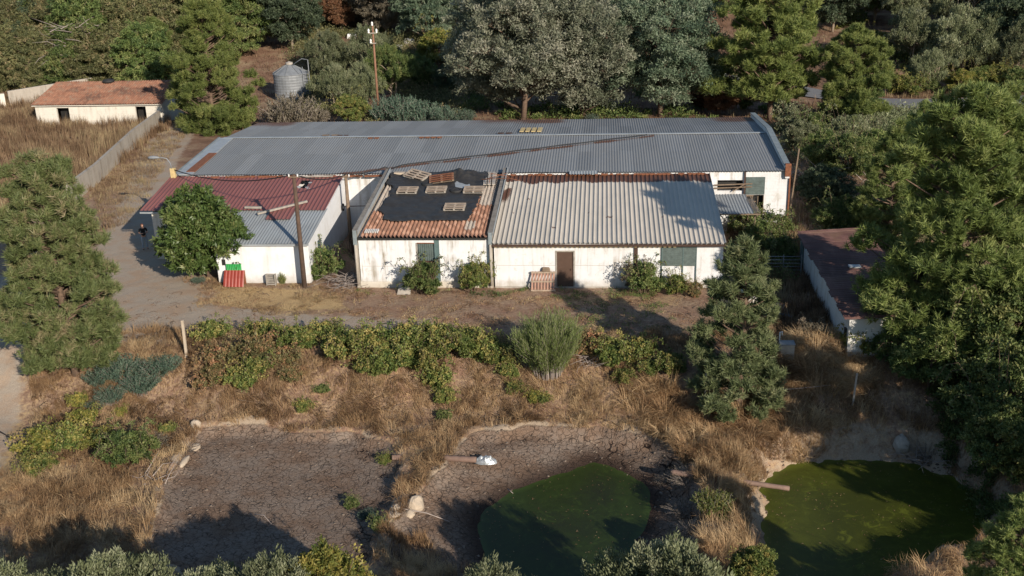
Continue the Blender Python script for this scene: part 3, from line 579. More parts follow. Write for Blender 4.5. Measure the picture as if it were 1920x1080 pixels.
for x, t_, zf in ((TX0-.22, .18, 3.36), (TX1+.08, .17, 3.22)):
    b = MB(); b.hexa([(x, -.12, 2.0), (x+t_, -.12, 2.0), (x+t_, 10.3, 2.0), (x, 10.3, 2.0), (x, -.12, zf), (x+t_, -.12, zf), (x+t_, 10.3, 4.32), (x, 10.3, 4.32)]); b.box(x, x+t_, -.12, .25, -.2, 2.0); b.build('parapet', M['grey_wall'], tb)
    b = MB(); b.hexa([(x-.05, -.16, zf+.003), (x+t_+.05, -.16, zf+.003), (x+t_+.05, 10.3, 4.323), (x-.05, 10.3, 4.323), (x-.05, -.16, zf+.05), (x+t_+.05, -.16, zf+.05), (x+t_+.05, 10.3, 4.37), (x-.05, 10.3, 4.37)]); b.build('parapet_coping', M['weathered'], tb)
    b = MB(); b.hexa([(x+t_+.055, -.1, zf-.2), (x+t_+.075, -.1, zf-.2), (x+t_+.075, 10.2, 4.2), (x+t_+.055, 10.2, 4.2), (x+t_+.055, -.1, zf+.04), (x+t_+.075, -.1, zf+.04), (x+t_+.075, 10.2, 4.46), (x+t_+.055, 10.2, 4.46)]); b.build('flashing', M['flashing'], tb)
    b = MB(); b.box(x-.02, x+t_+.02, -.2, -.165, 2.55, zf+.05); b.build('blue_flashing', M['blue_flash'], tb)
    b = MB(); b.tube([(x+t_/2, -.24, .2), (x+t_/2, -.24, 2.6)], .07); b.build('downpipe', M['grey_wall'], tb)
# black cover over the tiles: wrinkled sheet
def tarp():
    nx, ny = 110, 130
    U, V = np.meshgrid(np.linspace(-6.9, -.2, nx), np.linspace(1.4, 10.12, ny))
    poly = [(-5.9, 2.0), (-5.0, 1.75), (-3.5, 1.9), (-2, 1.8), (-.9, 1.9), (-.75, 3.0), (-.6, 5.0), (-.45, 7.5), (-.4, 9.2), (-.5, 10.05), (-3, 10.1), (-6.75, 10.05), (-6.8, 8.2), (-6.15, 7.0), (-6.3, 5.0), (-6.45, 3.4), (-5.95, 2.8)]
    d = sdf(poly, U, V)+(fbm(U*1.5, V*1.5)-.5)*.3
    heap = np.exp(-((U+2.3)/1.5)**2-((V-9.2)/.75)**2)*.42+np.exp(-((U+5.2)/.35)**2-((V-9.4)/.6)**2)*.3
    wr = .16*np.abs(fbm(U*1.2+V*.5, V*.6, 3)-.5)*2+.10*np.abs(fbm(U*.5-V*1.1, V*1.6+9, 3)-.5)+.02*np.sin(U*3+4*fbm(U, V))*fbm(U*.7, V*.7)
    Z = zt(V)+.13+heap*(.6+.9*fbm(U*4, V*4))+wr+.05*(fbm(U*.9, V*3.5)-.5)
    idx = np.arange(nx*ny).reshape(ny, nx); F = np.stack([idx[:-1, :-1], idx[:-1, 1:], idx[1:, 1:], idx[1:, :-1]], -1).reshape(-1, 4)
    F = F[(d.ravel()[F] < 0).all(1)]; o = np.array([-3.3, 5.5, 3.5])
    ob = link('roof_cover', mesh_np('roof_cover', np.stack([U.ravel(), V.ravel(), Z.ravel()], 1)-o, F, None, None, True), M['tarp'], None, tuple(o))
    s = ob.modifiers.new('solid', 'SOLIDIFY'); s.thickness = .015
    tag(ob, 'black plastic sheet covering the middle of the terracotta tile roof', 'tarpaulin')
tarp()
def pallet():
    r = empty('wooden_pallet', (0, 0, 0), 0, None, 'pallet', 'wooden pallets lying on the black roof cover')
    for k in range(4): b = MB(); b.box(-.62, .62, -.48+k*.27, -.34+k*.27, .12, .142); b.build('top_board', M['wood'], r)
    for x in (-.62, -.05, .52): b = MB(); b.box(x, x+.1, -.48, .47, .02, .12); b.build('stringer', M['grey_wood'], r)
    for k in (0, 3): b = MB(); b.box(-.62, .62, -.48+k*.27, -.36+k*.27, 0, .02); b.build('bottom_board', M['grey_wood'], r)
    return r
p0 = pallet()
plist = [(-5.17, 6.6, 'pale pallet on the black cover, left of the row of three'), (-3.4, 6.67, 'pale pallet on the black cover, middle of the row of three'), (-1.09, 6.63, 'pale pallet on the black cover, right of the row beside the tyre'), (-1.9, 3.75, 'lone pale pallet nearest the orange tiles on the black cover')]
slope = math.atan((4.0-3.02)/10.6)
for i, (x, y, lb) in enumerate(plist):
    o = p0 if i == 0 else copy_tree(p0); o.location = (x, y, zt(y)+.19); o.rotation_euler = (slope, rs.uniform(-.02, .02), rs.uniform(-.05, .05)); o['label'] = lb
    o2 = None
for x, y, rz, lb in ((-4.95, 9.0, -.5, 'weathered pallet tilted on the crumpled back of the black cover'), (-3.3, 8.35, .12, 'reddish pallet half under the crumpled black cover')):
    o = copy_tree(p0); o.location = (x, y, zt(y)+.32); o.rotation_euler = (slope+.12, .1*(1 if rz < 0 else -1), rz); o['label'] = lb; o['group'] = 'loose pallets at the back of the black cover'; o.scale = (1.25, 1, 1)
    if rz > 0:
        for ch in o.children: ch.data = ch.data.copy(); ch.data.materials[0] = M['rust'] if ch.name.startswith('top') else M['old_wood']
b = MB(); b.torus((-2.2, 6.75, 3.82), .3, .11); tag(b.build('tyre', M['rubber']), 'black tyre lying on the roof cover between two pallets', 'tyre', 'tyres on the black cover')
b = MB(); b.torus((-4.15, 7.9, 3.95), .28, .1); tag(b.build('tyre', M['rubber']), 'black tyre beside the reddish pallet on the cover', 'tyre', 'tyres on the black cover')
b = MB(); b.hexa([(-2.3, 7.2, 3.9), (-1.3, 6.9, 3.85), (-1.6, 8.3, 4.0), (-2.5, 8.3, 4.02), (-2.3, 7.2, 3.94), (-1.3, 6.9, 3.89), (-1.6, 8.3, 4.04), (-2.5, 8.3, 4.06)]); tag(b.build('board', M['flashing']), 'pale flat board lying behind the tyre on the black cover', 'board')
b = MB(); b.box(-6.6, -5.75, 9.75, 10.1, 4.02, 4.22); tag(b.build('concrete_block', M['pale_stone'], None, .02), 'pale block at the back left corner of the tiled roof', 'block')
for k in range(3):
    b = MB(); x = -.62+k*.27; b.hexa([(x, 7.6, 3.95), (x+.2, 7.6, 3.95), (x+.02, 9.9, 4.15), (x-.18, 9.9, 4.15), (x, 7.6, 4.0), (x+.2, 7.6, 4.0), (x+.02, 9.9, 4.2), (x-.18, 9.9, 4.2)]); tag(b.build('roof_strip', M['concrete']), ['leftmost', 'middle', 'rightmost'][k]+' of three pale fibre strips at the back right of the tiled roof', 'roof strip', 'pale strips at the back right of the tiled roof')
b = MB()
b.tube([(-.7, 7.4, 4.35), (1.0, 7.5, 4.4), (1.7, 7.2, 4.3)], .02); b.tube([(-.6, 7.9, 4.2), (.6, 7.9, 4.55), (.8, 8.4, 4.5)], .02); b.tube([(-.2, 7.2, 4.2), (-.2, 8.3, 4.5), (.9, 7.9, 4.4)], .02)
tag(b.build('rusty_rod', M['rust']), 'bent rusty rods over the parapet between tiled and white sheet roofs', 'rod')

# ------------------------------------------------------------------ white sheet roofed outbuilding
gb = empty('sheet_roofed_outbuilding', (7, 0, 0), 0, 'long white outbuilding with pale ribbed sheet roof and brown door', 'outbuilding')
GX0, GX1 = .72, 13.3
zg = lambda y: 2.68+(y+.3)*(3.92-2.68)/10.4
b = MB(); wall_x(b, GX0, GX1, 0, .22, -.4, 2.62, [(4.2, 5.12, .04, 2.1)]); wall_y(b, .22, 10.3, GX1-.22, .22, -.4, (2.6, 3.8)); b.build('wall', M['cracked_wall'], gb)
for x0, x1 in ((GX0+.1, 4.15), (5.17, 8.4)): b = MB(); b.box(x0, x1, -.004, -.001, 1.3, 1.318); b.build('render_joint', M['grey_wall'], gb)
for x0, x1, z0, z1 in ((4.12, 4.2, .06, 2.1), (5.12, 5.2, .06, 2.1), (4.12, 5.2, 2.1, 2.17)): b = MB(); b.box(x0, x1, -.025, -.002, z0, z1); b.build('door_frame', M['grey_wood'], gb)
b = MB(); b.box(GX0, 8.3, -.1, -.003, -.3, .06); b.build('step', M['concrete'], gb)
b = MB(); b.box(4.2, 5.12, .05, .09, .04, 2.1); b.box(4.22, 5.1, .03, .05, 1.1, 1.13)
d_ = b.build('door', M['brown_door'], gb); b = MB(); b.box(4.95, 5.0, .0, .03, 1.0, 1.1); b.build('handle', M['dark_rust'], d_)
def gd(x, y): return np.maximum(ss(y, 8.2+.9*fbm(x*1.3, x*0, 3), 8.5+.9*fbm(x*1.3, x*0, 3))*.95, np.maximum(.8*(1-ss(x, .8, 1.6))*ss(fbm(x*2, y*.7), .4, .6)*ss(y, 4, 7), ss(fbm(x*1.5+40, y*1.5), .80, .83)*.8))
sheet('sheet_roof', M['white_sheet'], gb, None, GX0-.05, GX1+.25, -.3, zg(-.3), 10.15, zg(10.15), prof='rib', pitch=.265, amp=.055, rows=50, dirt=gd, seed=7, panel=1.06, skew=0)
b = MB(); b.box(GX0-.05, GX1+.25, -.34, -.27, 2.5, 2.62); b.build('fascia', M['dark_rust'], gb)
b = MB()
for k in range(38): b.box(GX0+.05+k*.265, GX0+.2+k*.265, -.26, -.02, 2.44, 2.52)
b.box(GX0, GX0+10.1, -.26, -.22, 2.5, 2.55); b.build('eave_batten', M['cream'], gb)
b = MB(); b.box(8.46, 8.66, -.08, -.003, .3, 2.5); b.build('downpipe', M['dark_rust'], gb)
b = MB(); b.box(9.93, 11.85, -.06, -.003, 1.3, 2.42)
for k in range(10): b.box(9.95, 11.83, -.075, -.06, 1.34+k*.11, 1.36+k*.11)
b.build('shutter', M['green_paint'], gb)
b = MB()
for x in (9.95, 11.1, 11.82): b.box(x, x+.05, -.08, -.063, .1, 2.45)
b.box(9.9, 11.88, -.085, -.065, 2.42, 2.48); b.build('shutter_post', M['teal_paint'], gb)
sheet('ridge_patch', M['silver_sheet'], gb, None, 4.6, 6.4, 9.75, zg(9.75)+.16, 10.25, zg(10.25)+.2, rows=3, seed=8)

# ------------------------------------------------------------------ canopy, right shed, far shed, yard walls, silo
aw = empty('canopy', (14.8, 8, 0), 0, 'small sagging corrugated canopy between the white sheet roof and the barn window', 'canopy')
sheet('canopy_sheet', M['silver_sheet'], aw, None, 13.55, 15.7, 6.1, 2.5, 9.6, 2.75, rows=5, seed=9, skew=-.1, amp=.022)
b = MB()
for y in (6.15, 7.3, 8.4, 9.5): b.bar((13.6, y, 2.42+(y-6)*.07), (16.1, y, 2.42+(y-6)*.07), .07, .07)
for x in (13.7, 15.9): b.bar((x, 6.0, 2.37), (x, 9.6, 2.62), .07, .07)
b.build('canopy_frame', M['old_wood'], aw)
for x, y in ((13.7, 6.3), (15.8, 6.3), (15.8, 9.3)):
    b = MB(); b.bar((x, y, -.2), (x, y, 2.4), .09, .09); b.build('post', M['old_wood'], aw)
b = MB()
for k in range(6): b.bar((15.75+k*.07, 6.2, 2.52), (15.55+k*.07, 8.6, 2.7), .02, .03)
b.build('slat_end', M['grey_wood'], aw)

sh = empty('maroon_roofed_shed', (19.6, -2, -.4), 0, 'low narrow shed with maroon ribbed roof half hidden under the big pines', 'shed')
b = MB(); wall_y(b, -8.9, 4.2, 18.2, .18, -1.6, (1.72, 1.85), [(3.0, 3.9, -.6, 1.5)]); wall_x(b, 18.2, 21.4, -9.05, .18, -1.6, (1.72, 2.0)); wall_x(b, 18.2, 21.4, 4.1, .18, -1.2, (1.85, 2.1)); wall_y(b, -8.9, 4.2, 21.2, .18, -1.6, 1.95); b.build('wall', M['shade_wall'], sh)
# ribs run across: build the roof turned by a quarter
def cross_sheet():
    yy = np.arange(-9.35, 4.45, .03); xs = np.linspace(17.95, 21.8, 14); Y, X = np.meshgrid(yy, xs)
    row = ((Y+9.35) // .95).astype(int); rr = np.random.RandomState(3).rand(40)
    Z = 1.86+.09*np.abs(np.sin(np.pi*(Y+9.35)/.27))+(X-17.95)*.06+(rr[row]-.5)*.05+((Y+9.35) % .95)*-.02+.06*(fbm(X, Y)-.5)
    X = X+(rr[(row+7) % 40]-.5)*.2*(X < 18.1)
    idx = np.arange(X.size).reshape(X.shape); F = np.stack([idx[:-1, :-1], idx[1:, :-1], idx[1:, 1:], idx[:-1, 1:]], -1).reshape(-1, 4)
    link('ribbed_roof', mesh_np('ribbed_roof', np.stack([X.ravel()-19.6, Y.ravel()+2, Z.ravel()+.4], 1), F, None, dict(tint=rr[row].ravel(), dirt=(.55*ss(fbm(X*.8, Y*1.5), .5, .75)).ravel())), M['maroon_sheet'], sh)
cross_sheet()
b = MB(); b.box(18.14, 18.19, 3.1, 3.85, -.5, 1.45); b.build('door', M['teal_paint'], sh)
b = MB(); b.box(18.1, 18.2, -8.7, -8.5, .7, 1.15); b.build('meter_box', M['black'], sh)
b = MB(); b.box(19.5, 20.1, -2.6, -2.2, 2.05, 2.12); b.build('roof_patch', M['flashing'], sh)

fs = empty('tiled_shed', (-43.5, 47.6, 0), 0, 'small whitewashed shed with faded red tile roof behind the weedy field', 'shed')
b = MB(); wall_x(b, -50.4, -37.3, 47.6, .25, -.4, 2.0, [(-48.2, -46.9, -.4, 1.75), (-40.0, -38.9, -.4, 1.8)]); b.box(-50.4, -37.3, 53.0, 53.25, -.4, 3.2); wall_y(b, 47.85, 53.0, -50.4, .25, -.4, (2.0, 3.2)); wall_y(b, 47.85, 53.0, -37.55, .25, -.4, (2.0, 3.2)); b.build('wall', M['far_wall'], fs)
b = MB(); b.box(-48.3, -46.8, 48.6, 48.7, -.4, 2.0); b.build('interior_shade_panel', M['black'], fs); b = MB(); b.box(-40.2, -38.8, 48.6, 48.7, -.4, 2.0); b.build('interior_shade_panel', M['black'], fs)  # black boards behind both doorways, shade of the room put into their colour
sheet('tile_roof', M['old_tiles'], fs, None, -50.7, -37.0, 47.2, 2.08, 53.4, 3.45, prof='tile', pitch=.26, amp=.075, step=.45, seed=11, mask=lambda x, y, t: np.clip(t-.5*ss(fbm(x*.4, y*.9), .5, .7), 0, 1))
b = MB(); b.box(-50.6, -37.1, 47.3, 47.5, 1.98, 2.05); b.build('eave_trim', M['far_wall'], fs)
tag((lambda b: b.torus((-44.8, 52.9, 3.55), .45, .17))(MB()).build('tyre', M['rubber']), 'black tyre lying on the ridge of the far tiled shed', 'tyre')
def wall_line(pts, h, th, name, m, label, cat='wall', cap=None):
    r = empty(name, (pts[0][0], pts[0][1], 0), 0, label, cat); b = MB(); c = MB()
    for (x0, y0), (x1, y1) in zip(pts[:-1], pts[1:]):
        d = Vector((x1-x0, y1-y0, 0)).normalized(); nrm = Vector((-d.y, d.x, 0))*th/2
        z0, z1 = hz(x0, y0), hz(x1, y1)
        q = [(x0-nrm.x, y0-nrm.y), (x1-nrm.x, y1-nrm.y), (x1+nrm.x, y1+nrm.y), (x0+nrm.x, y0+nrm.y)]; zs = [z0, z1, z1, z0]
        b.hexa([(p[0], p[1], z-.4) for p, z in zip(q, zs)]+[(p[0], p[1], z+h) for p, z in zip(q, zs)])
        k = 1.12
        q = [(x0-nrm.x*k, y0-nrm.y*k), (x1-nrm.x*k, y1-nrm.y*k), (x1+nrm.x*k, y1+nrm.y*k), (x0+nrm.x*k, y0+nrm.y*k)]
        c.hexa([(p[0], p[1], z+h+.003) for p, z in zip(q, zs)]+[(p[0], p[1], z+h+.07) for p, z in zip(q, zs)])
    b.build('wall_body', m, r); c.build('coping', cap or m, r)
wall_line([(-32.6, 17.5), (-33.4, 24), (-36.0, 37.5), (-37.4, 47.2)], 1.5, .22, 'block_wall', M['grey_wall'], 'weathered grey block wall running beside the gravel lane to the far shed')
wall_line([(-68, 52), (-58.5, 56.5)], 1.5, .25, 'boundary_wall', M['far_wall'], 'pale rendered wall left of the far tiled shed', cap=M['concrete'])
wall_line([(-58.5, 57.2), (-51.5, 63)], 1.6, .25, 'boundary_wall', M['grey_wall'], 'grey wall with concrete coping behind the far tiled shed', cap=M['concrete'])

si = empty('grain_silo', (-27.6, 60.5, hz(-27.6, 60.5)), 0, 'galvanised round silo with cone roof behind the barn', 'silo')
sz = hz(-27.6, 60.5); b = MB(); prof = []
for k in range(31): prof.append((1.85+.012*math.sin(k*math.pi/1.5), k*.1-.2))
b.lathe((-27.6, 60.5, sz), prof, 32); b.build('silo_wall', M['galv'], si)
b = MB(); b.lathe((-27.6, 60.5, sz), [(1.95, 2.78), (1.9, 2.84), (.35, 3.7), (.34, 3.8)], 16); b.build('cone_roof', M['galv'], si)
b = MB(); b.lathe((-27.6, 60.5, sz), [(.4, 3.75), (.4, 3.95), (.0, 4.08)], 14); b.build('roof_cap', M['concrete'], si)
b = MB()
for k in range(8):
    a = k*math.pi/4; b.bar((-27.6+.36*math.cos(a), 60.5+.36*math.sin(a), sz+3.74), (-27.6+1.93*math.cos(a), 60.5+1.93*math.sin(a), sz+2.87), .04, .05)
b.build('roof_rib', M['galv'], si)
b = MB(); b.tube([(-25.3, 59.8, sz), (-25.3, 59.8, sz+4.3), (-26.0, 60.0, sz+4.4), (-27.2, 60.3, sz+3.7)], .05); b.tube([(-25.9, 59.5, sz), (-25.9, 59.5, sz+3.6)], .04)
for k in range(9): b.bar((-25.3, 59.8, sz+.3+k*.36), (-25.9, 59.5, sz+.3+k*.36), .03, .03)
b.build('ladder', M['galv'], si)

# ------------------------------------------------------------------ poles, lamp, cables, posts
def pole(x, y, h, label, r=.13, lean=0, group='wooden utility poles', mt='pole_wood', cross=False):
    z = hz(x, y); p = empty('utility_pole', (x, y, z), 0, label, 'utility pole', group)
    b = MB(); b.tube([(x, y, z-.5), (x+lean*.5, y, z+h/2), (x+lean, y, z+h)], [r*1.15, r, r*.8], 10); b.build('pole_shaft', M[mt], p)
    b = MB(); b.bar((x+lean-.28, y-.12, z+h-.12), (x+lean+.28, y-.12, z+h-.12), .07, .07); b.build('cross_arm', M['old_wood'], p)
    for dx in (-.24, .24):
        b = MB(); b.lathe((x+lean+dx, y-.12, z+h-.08), [(.0, 0), (.05, 0), (.035, .06), (.05, .1), (.0, .14)], 8); b.build('insulator', M['white_metal'], p)
    return (x+lean, y, z+h)
pa = pole(-10.2, -.05, 6.6, 'tall dark wooden pole standing against the white lean-to front', .125)
pb = pole(-9.35, 8.2, float(py(653, 327, 8.2)[2]), 'shorter wooden pole in the gap beside the tile roofed outbuilding', .12, mt='old_wood')
pf = at(710, 214); h_ = float(py(708, 48, pf[1])[2]-hz(pf[0], pf[1]))
zf = hz(pf[0], pf[1]); p = empty('utility_pole', (pf[0], pf[1], zf), 0, 'far rust brown pole with white insulators among the olive trees', 'utility pole', 'wooden utility poles')
b = MB(); b.tube([(pf[0], pf[1], zf-.5), (pf[0], pf[1], zf+h_)], [.14, .09], 10); b.build('pole_shaft', plain('far_pole_wood', (.25, .13, .08), .9), p)
b = MB(); b.bar((pf[0]-.45, pf[1]-.2, zf+h_-.7), (pf[0]+.45, pf[1]-.2, zf+h_-.7), .08, .08); b.bar((pf[0]-.3, pf[1]-.2, zf+h_-1.7), (pf[0]+.3, pf[1]-.2, zf+h_-1.7), .08, .08); b.build('cross_arm', M['concrete'], p)
for dx, dz in ((-.4, 0), (0, .7), (.4, 0), (-.25, -1)):
    b = MB(); b.lathe((pf[0]+dx, pf[1]-.2, zf+h_-.65+dz), [(0, 0), (.12, 0), (.08, .12), (.12, .2), (.08, .32), (0, .4)], 8); b.build('insulator', M['white_metal'], p)
def cable(a, c, sag, label, n=14, r=.034, pts=None):
    a = Vector(a); c = Vector(c)
    P = pts or [a.lerp(c, i/n)-Vector((0, 0, sag*4*(i/n)*(1-i/n))) for i in range(n+1)]
    b = MB(); b.tube(P, r, 5); return tag(b.build('cable', M['rubber']), label, 'cable', 'thin black cables')
lampz = 4.35
cable((-21.2, 10.1, 4.45), pa, .55, 'sagging cable from the lamp corner to the tall pole')
cable(pa, pb, .3, 'short cable between the two wooden poles')
cable(pb, (-7.2, 10.0, 4.55), .12, 'short cable from the gap pole to the tiled roof corner')
roofz = lambda y: BZ+.085+(BR-BZ)*(y-BY0)/(BYM-BY0)
P = [(-7.2, 10.0, 4.55), (-7.0, 10.5, 4.3)]+[(x, cab(x)+.06*math.sin(x*2), roofz(cab(x))) for x in np.arange(-6.4, 10.2, .6)]
cable(P[0], P[-1], 0, 'long black cable lying aslant across the grey barn roof', pts=P)
lm = empty('street_lamp', (-21.3, 10.15, 3.6), 0, 'silver street lamp on a curved arm at the barn corner', 'street lamp')
b = MB(); b.box(-21.42, -21.1, 10.0, 10.22, 3.75, 4.55); b.build('bracket', M['cream'], lm)
b = MB(); b.tube([(-21.3, 10.05, 4.3), (-21.32, 10.0, 4.9), (-21.5, 9.95, 5.22), (-21.8, 9.9, 5.3), (-22.0, 9.9, 5.3)], .035); b.build('lamp_arm', M['galv'], lm)
b = MB(); vs = []
for i, (xx, rr) in enumerate(((-21.95, .05), (-22.1, .1), (-22.35, .16), (-22.6, .14), (-22.72, .04))): pass
b.tube([(-21.95, 9.9, 5.3), (-22.1, 9.9, 5.31), (-22.35, 9.9, 5.32), (-22.6, 9.9, 5.31), (-22.72, 9.9, 5.3)], [.04, .08, .12, .10, .04], 12); b.build('lamp_head', M['galv'], lm)
def post(x, y, h, label, lean=(0, 0), w_=.1, m='concrete'):
    z = hz(x, y); b = MB(); b.bar((x, y, z-.3), (x+lean[0], y+lean[1], z+h), w_, w_); tag(b.build('concrete_post', M[m], None, .01), label, 'post', 'concrete posts on the bank')
q = at(350, 671); post(q[0], q[1], 1.95, 'pale concrete post at the left bank edge by the sage bushes', (.02, .05), .12, 'pale_stone')
q = at(1598, 762); post(q[0], q[1], 1.6, 'slim concrete post in dry grass below the maroon shed', (.08, .0), .08)
q = at(1320, 748); post(q[0], q[1], 1.5, 'slim concrete post left of the small bank pine', (.08, 0), .08)
q = at(1592, 300); 
q = pz(1490, 318, 0); 
b = MB(); b.bar((18.85, 12.5, -.2), (19.2, 12.2, 5.0), .08, .08); tag(b.build('wooden_post', M['old_wood']), 'leaning grey timber post at the right barn corner', 'post')
for (u, v, du, dv) in ((203, 660, -8, -60), (200, 650, -18, -28)):
    a = at(u, v); c = py(u+du, v+dv, a[1]); b = MB(); b.tube([tuple(a), tuple(c)], .015, 6); tag(b.build('thin_rod', M['dark_rust']), 'thin dark rod standing right of the left pine trunk' if du == -8 else 'shorter leaning rod right of the left pine trunk', 'rod')
# box on the bank
q = at(1474, 672)+np.array([0, 0, .35]); bx = empty('utility_box', (q[0], q[1], q[2]), 0, 'pale grey box with a white pipe on the bank right of the small pine', 'box')
b = MB(); b.box(q[0]-.32, q[0]+.32, q[1]-.25, q[1]+.25, q[2]-.7, q[2]+.42); b.build('box_body', M['concrete'], bx, .01)
b = MB(); b.box(q[0]-.35, q[0]+.35, q[1]-.28, q[1]+.28, q[2]+.423, q[2]+.47); b.build('lid', M['galv'], bx)
b = MB(); b.tube([(q[0]-.3, q[1]+.32, q[2]), (q[0]-.3, q[1]+.32, q[2]+.85), (q[0]-.2, q[1]+.32, q[2]+.88), (q[0]-.2, q[1]+.32, q[2]+.7)], .035); b.build('pipe', M['white_metal'], bx)
# pipes between the ponds
def log(a, c, r, name, m, label, grp=None):
    b = MB(); a = Vector(a); c = Vector(c); d = c-a; n = 10
    b.tube([a+d*(i/n) for i in range(n+1)], [r*(1+.06*math.sin(i*2.3)) for i in range(n+1)], 12); return tag(b.build(name, M[m]), label, 'pipe', grp)
zb = lambda u, v: pz(u, v, -1.95)
a, c = zb(832, 859), zb(893, 862); log(a, c, .13, 'drain_pipe', 'clay_pipe', 'short brown pipe with crumpled plastic at its end left of the middle pond', 'pipes between the ponds')
a, c = zb(1258, 885), zb(1330, 896); log(a, c, .12, 'drain_pipe', 'clay_pipe', 'brown pipe poking through the ridge right of the middle pond', 'pipes between the ponds')
a, c = pz(1370, 900, -2.0), pz(1480, 916, -2.25); log(a, c, .10, 'drain_pipe', 'clay_pipe', 'long dark pipe reaching over the edge of the right pond', 'pipes between the ponds')
a, c = zb(735, 858), zb(752, 857); log(a, c, .12, 'drain_pipe', 'clay_pipe', 'pipe stub showing at the right end of the dry pond', 'pipes between the ponds')
def foil():
    q = pz(911, 862, -2.12); U, V = np.meshgrid(np.linspace(-.48, .48, 40), np.linspace(-.24, .24, 24)); k = np.clip(1-(U/.48)**2-(V/.24)**2, 0, 1)
    Z = .28*np.sqrt(k)*(.5+fbm(U*9, V*9)); idx = np.arange(U.size).reshape(U.shape); F = np.stack([idx[:-1, :-1], idx[:-1, 1:], idx[1:, 1:], idx[1:, :-1]], -1).reshape(-1, 4); F = F[k.ravel()[F].max(1) > 0]
    tag(link('plastic_wrap', mesh_np('plastic_wrap', np.stack([U.ravel(), V.ravel(), Z.ravel()], 1), F), M['foil'], None, (q[0], q[1], q[2]-.12)), 'crumpled silvery plastic at the end of the short brown pipe', 'plastic wrap')
foil()
def rock(u, v, r, label, sc=(1, 1, .7), m='pale_stone', grp='pale boulders between the ponds'):
    q = at(u, v); n = 14; vs = []; fs = []
    th = np.linspace(0, np.pi, 9)
    for i, t in enumerate(th):
        for j in range(n):
            a = 2*np.pi*j/n; s = r*(.75+.5*float(fbm(u*.31+math.cos(a)*math.sin(t)*1.6+5, v*.17+math.cos(t)*1.6+math.sin(a)*math.sin(t)*1.6)))
            vs.append((q[0]+s*math.sin(t)*math.cos(a)*sc[0], q[1]+s*math.sin(t)*math.sin(a)*sc[1], q[2]+r*.25+s*math.cos(t)*sc[2]))
    fs = [(i*n+j, (i+1)*n+j, (i+1)*n+(j+1) % n, i*n+(j+1) % n) for i in range(8) for j in range(n)]
    tag(MB().add(vs, fs).build('boulder', M[m]), label, 'boulder', grp)
rock(779, 950, .42, 'largest pale boulder left of the middle pond', (.8, 1, .9)); rock(741, 955, .2, 'small pale boulder leftmost by the dry pond corner'); rock(768, 966, .22, 'pale boulder lying just below the largest one'); rock(738, 967, .22, 'flat pale boulder left of the cluster', (1.2, 1, .5))
rock(368, 800, .25, 'pale boulder at the top left corner of the dry pond', (1, 1, 1.2)); rock(366, 840, .2, 'pale stone on the left rim of the dry pond', (1.2, 1.4, .6)); rock(345, 868, .22, 'long pale stone on the left rim of the dry pond', (.7, 2.4, .5))
rock(1690, 838, .45, 'grey boulder on the far bank of the right pond', (.8, .8, 1), 'concrete')
def stick(pts, r, label, cat='stick', m='dead', nm='stick'):
    b = MB(); n = len(pts); b.tube(pts, [r*(1-.6*i/max(1, n-1)) for i in range(n)], 6); return tag(b.build(nm, M[m]), label, cat)
P = [at(755, 960)+np.array([0, 0, .15]), at(800, 966)+np.array([0, 0, .1]), at(843, 980)+np.array([0, 0, .05])]; stick([tuple(p) for p in P], .035, 'long pale stick across the mud below the boulders')
P = [at(478, 966), at(495, 968), at(510, 985)]; stick([tuple(p+np.array([0, 0, .04])) for p in P], .03, 'curved dry stick lying on the cracked dry pond')
P = [at(0, 816), at(25, 830), at(52, 846)]; stick([tuple(p+np.array([0, 0, .2])) for p in P], .035, 'dark rusty bar lying in grass at the left picture edge', 'bar', 'dark_rust', 'metal_bar')
P = [pz(952, 917, Z2+.03), pz(962, 925, Z2+.03)]; stick([tuple(p) for p in P], .03, 'short stick at the upper left edge of the middle pond')
P = [at(1425, 745)+np.array([0, 0, .35]), at(1490, 740)+np.array([0, 0, .3]), at(1560, 733)+np.array([0, 0, .3])]; stick([tuple(p) for p in P], .03, 'thin dark branch lying level in the dry grass left of the slim post')

# ------------------------------------------------------------------ things along the walls
q = (3.45, -.55); pl = empty('leaning_pallet', (q[0], q[1], 0), 0, 'upright slatted pallet leaning on the white wall left of the brown door', 'pallet')
b = MB()
for k in range(8): b.hexa([(q[0]-.66+k*.17, q[1]-.05, .02), (q[0]-.55+k*.17, q[1]-.05, .02), (q[0]-.55+k*.17, q[1]-.02, .02), (q[0]-.66+k*.17, q[1]-.02, .02), (q[0]-.66+k*.17, q[1]+.4, 1.0), (q[0]-.55+k*.17, q[1]+.4, 1.0), (q[0]-.55+k*.17, q[1]+.43, 1.0), (q[0]-.66+k*.17, q[1]+.43, 1.0)])
b.build('slat', M['pink_wood'], pl)
b = MB()
for z in (.04, .5, .96): b.bar((q[0]-.68, q[1]-.08+z*.44, z), (q[0]+.7, q[1]-.08+z*.44, z), .04, .09)
b.build('cross_board', M['wood'], pl)
b = MB(); b.hexa([(3.35, -.25, .99), (3.85, -.25, .99), (3.85, -.05, .99), (3.35, -.05, .99), (3.4, -.2, 1.26), (3.8, -.2, 1.24), (3.8, -.06, 1.24), (3.4, -.06, 1.26)])
tag(b.build('old_sack', M['old_wood'], None, .05), 'brown bundle resting on top of the leaning pallet', 'sack')
rt = empty('roof_panel', (-14.35, .1, 0), 0, 'red moulded tile sheet leaning at the foot of the white lean-to wall', 'roof panel')
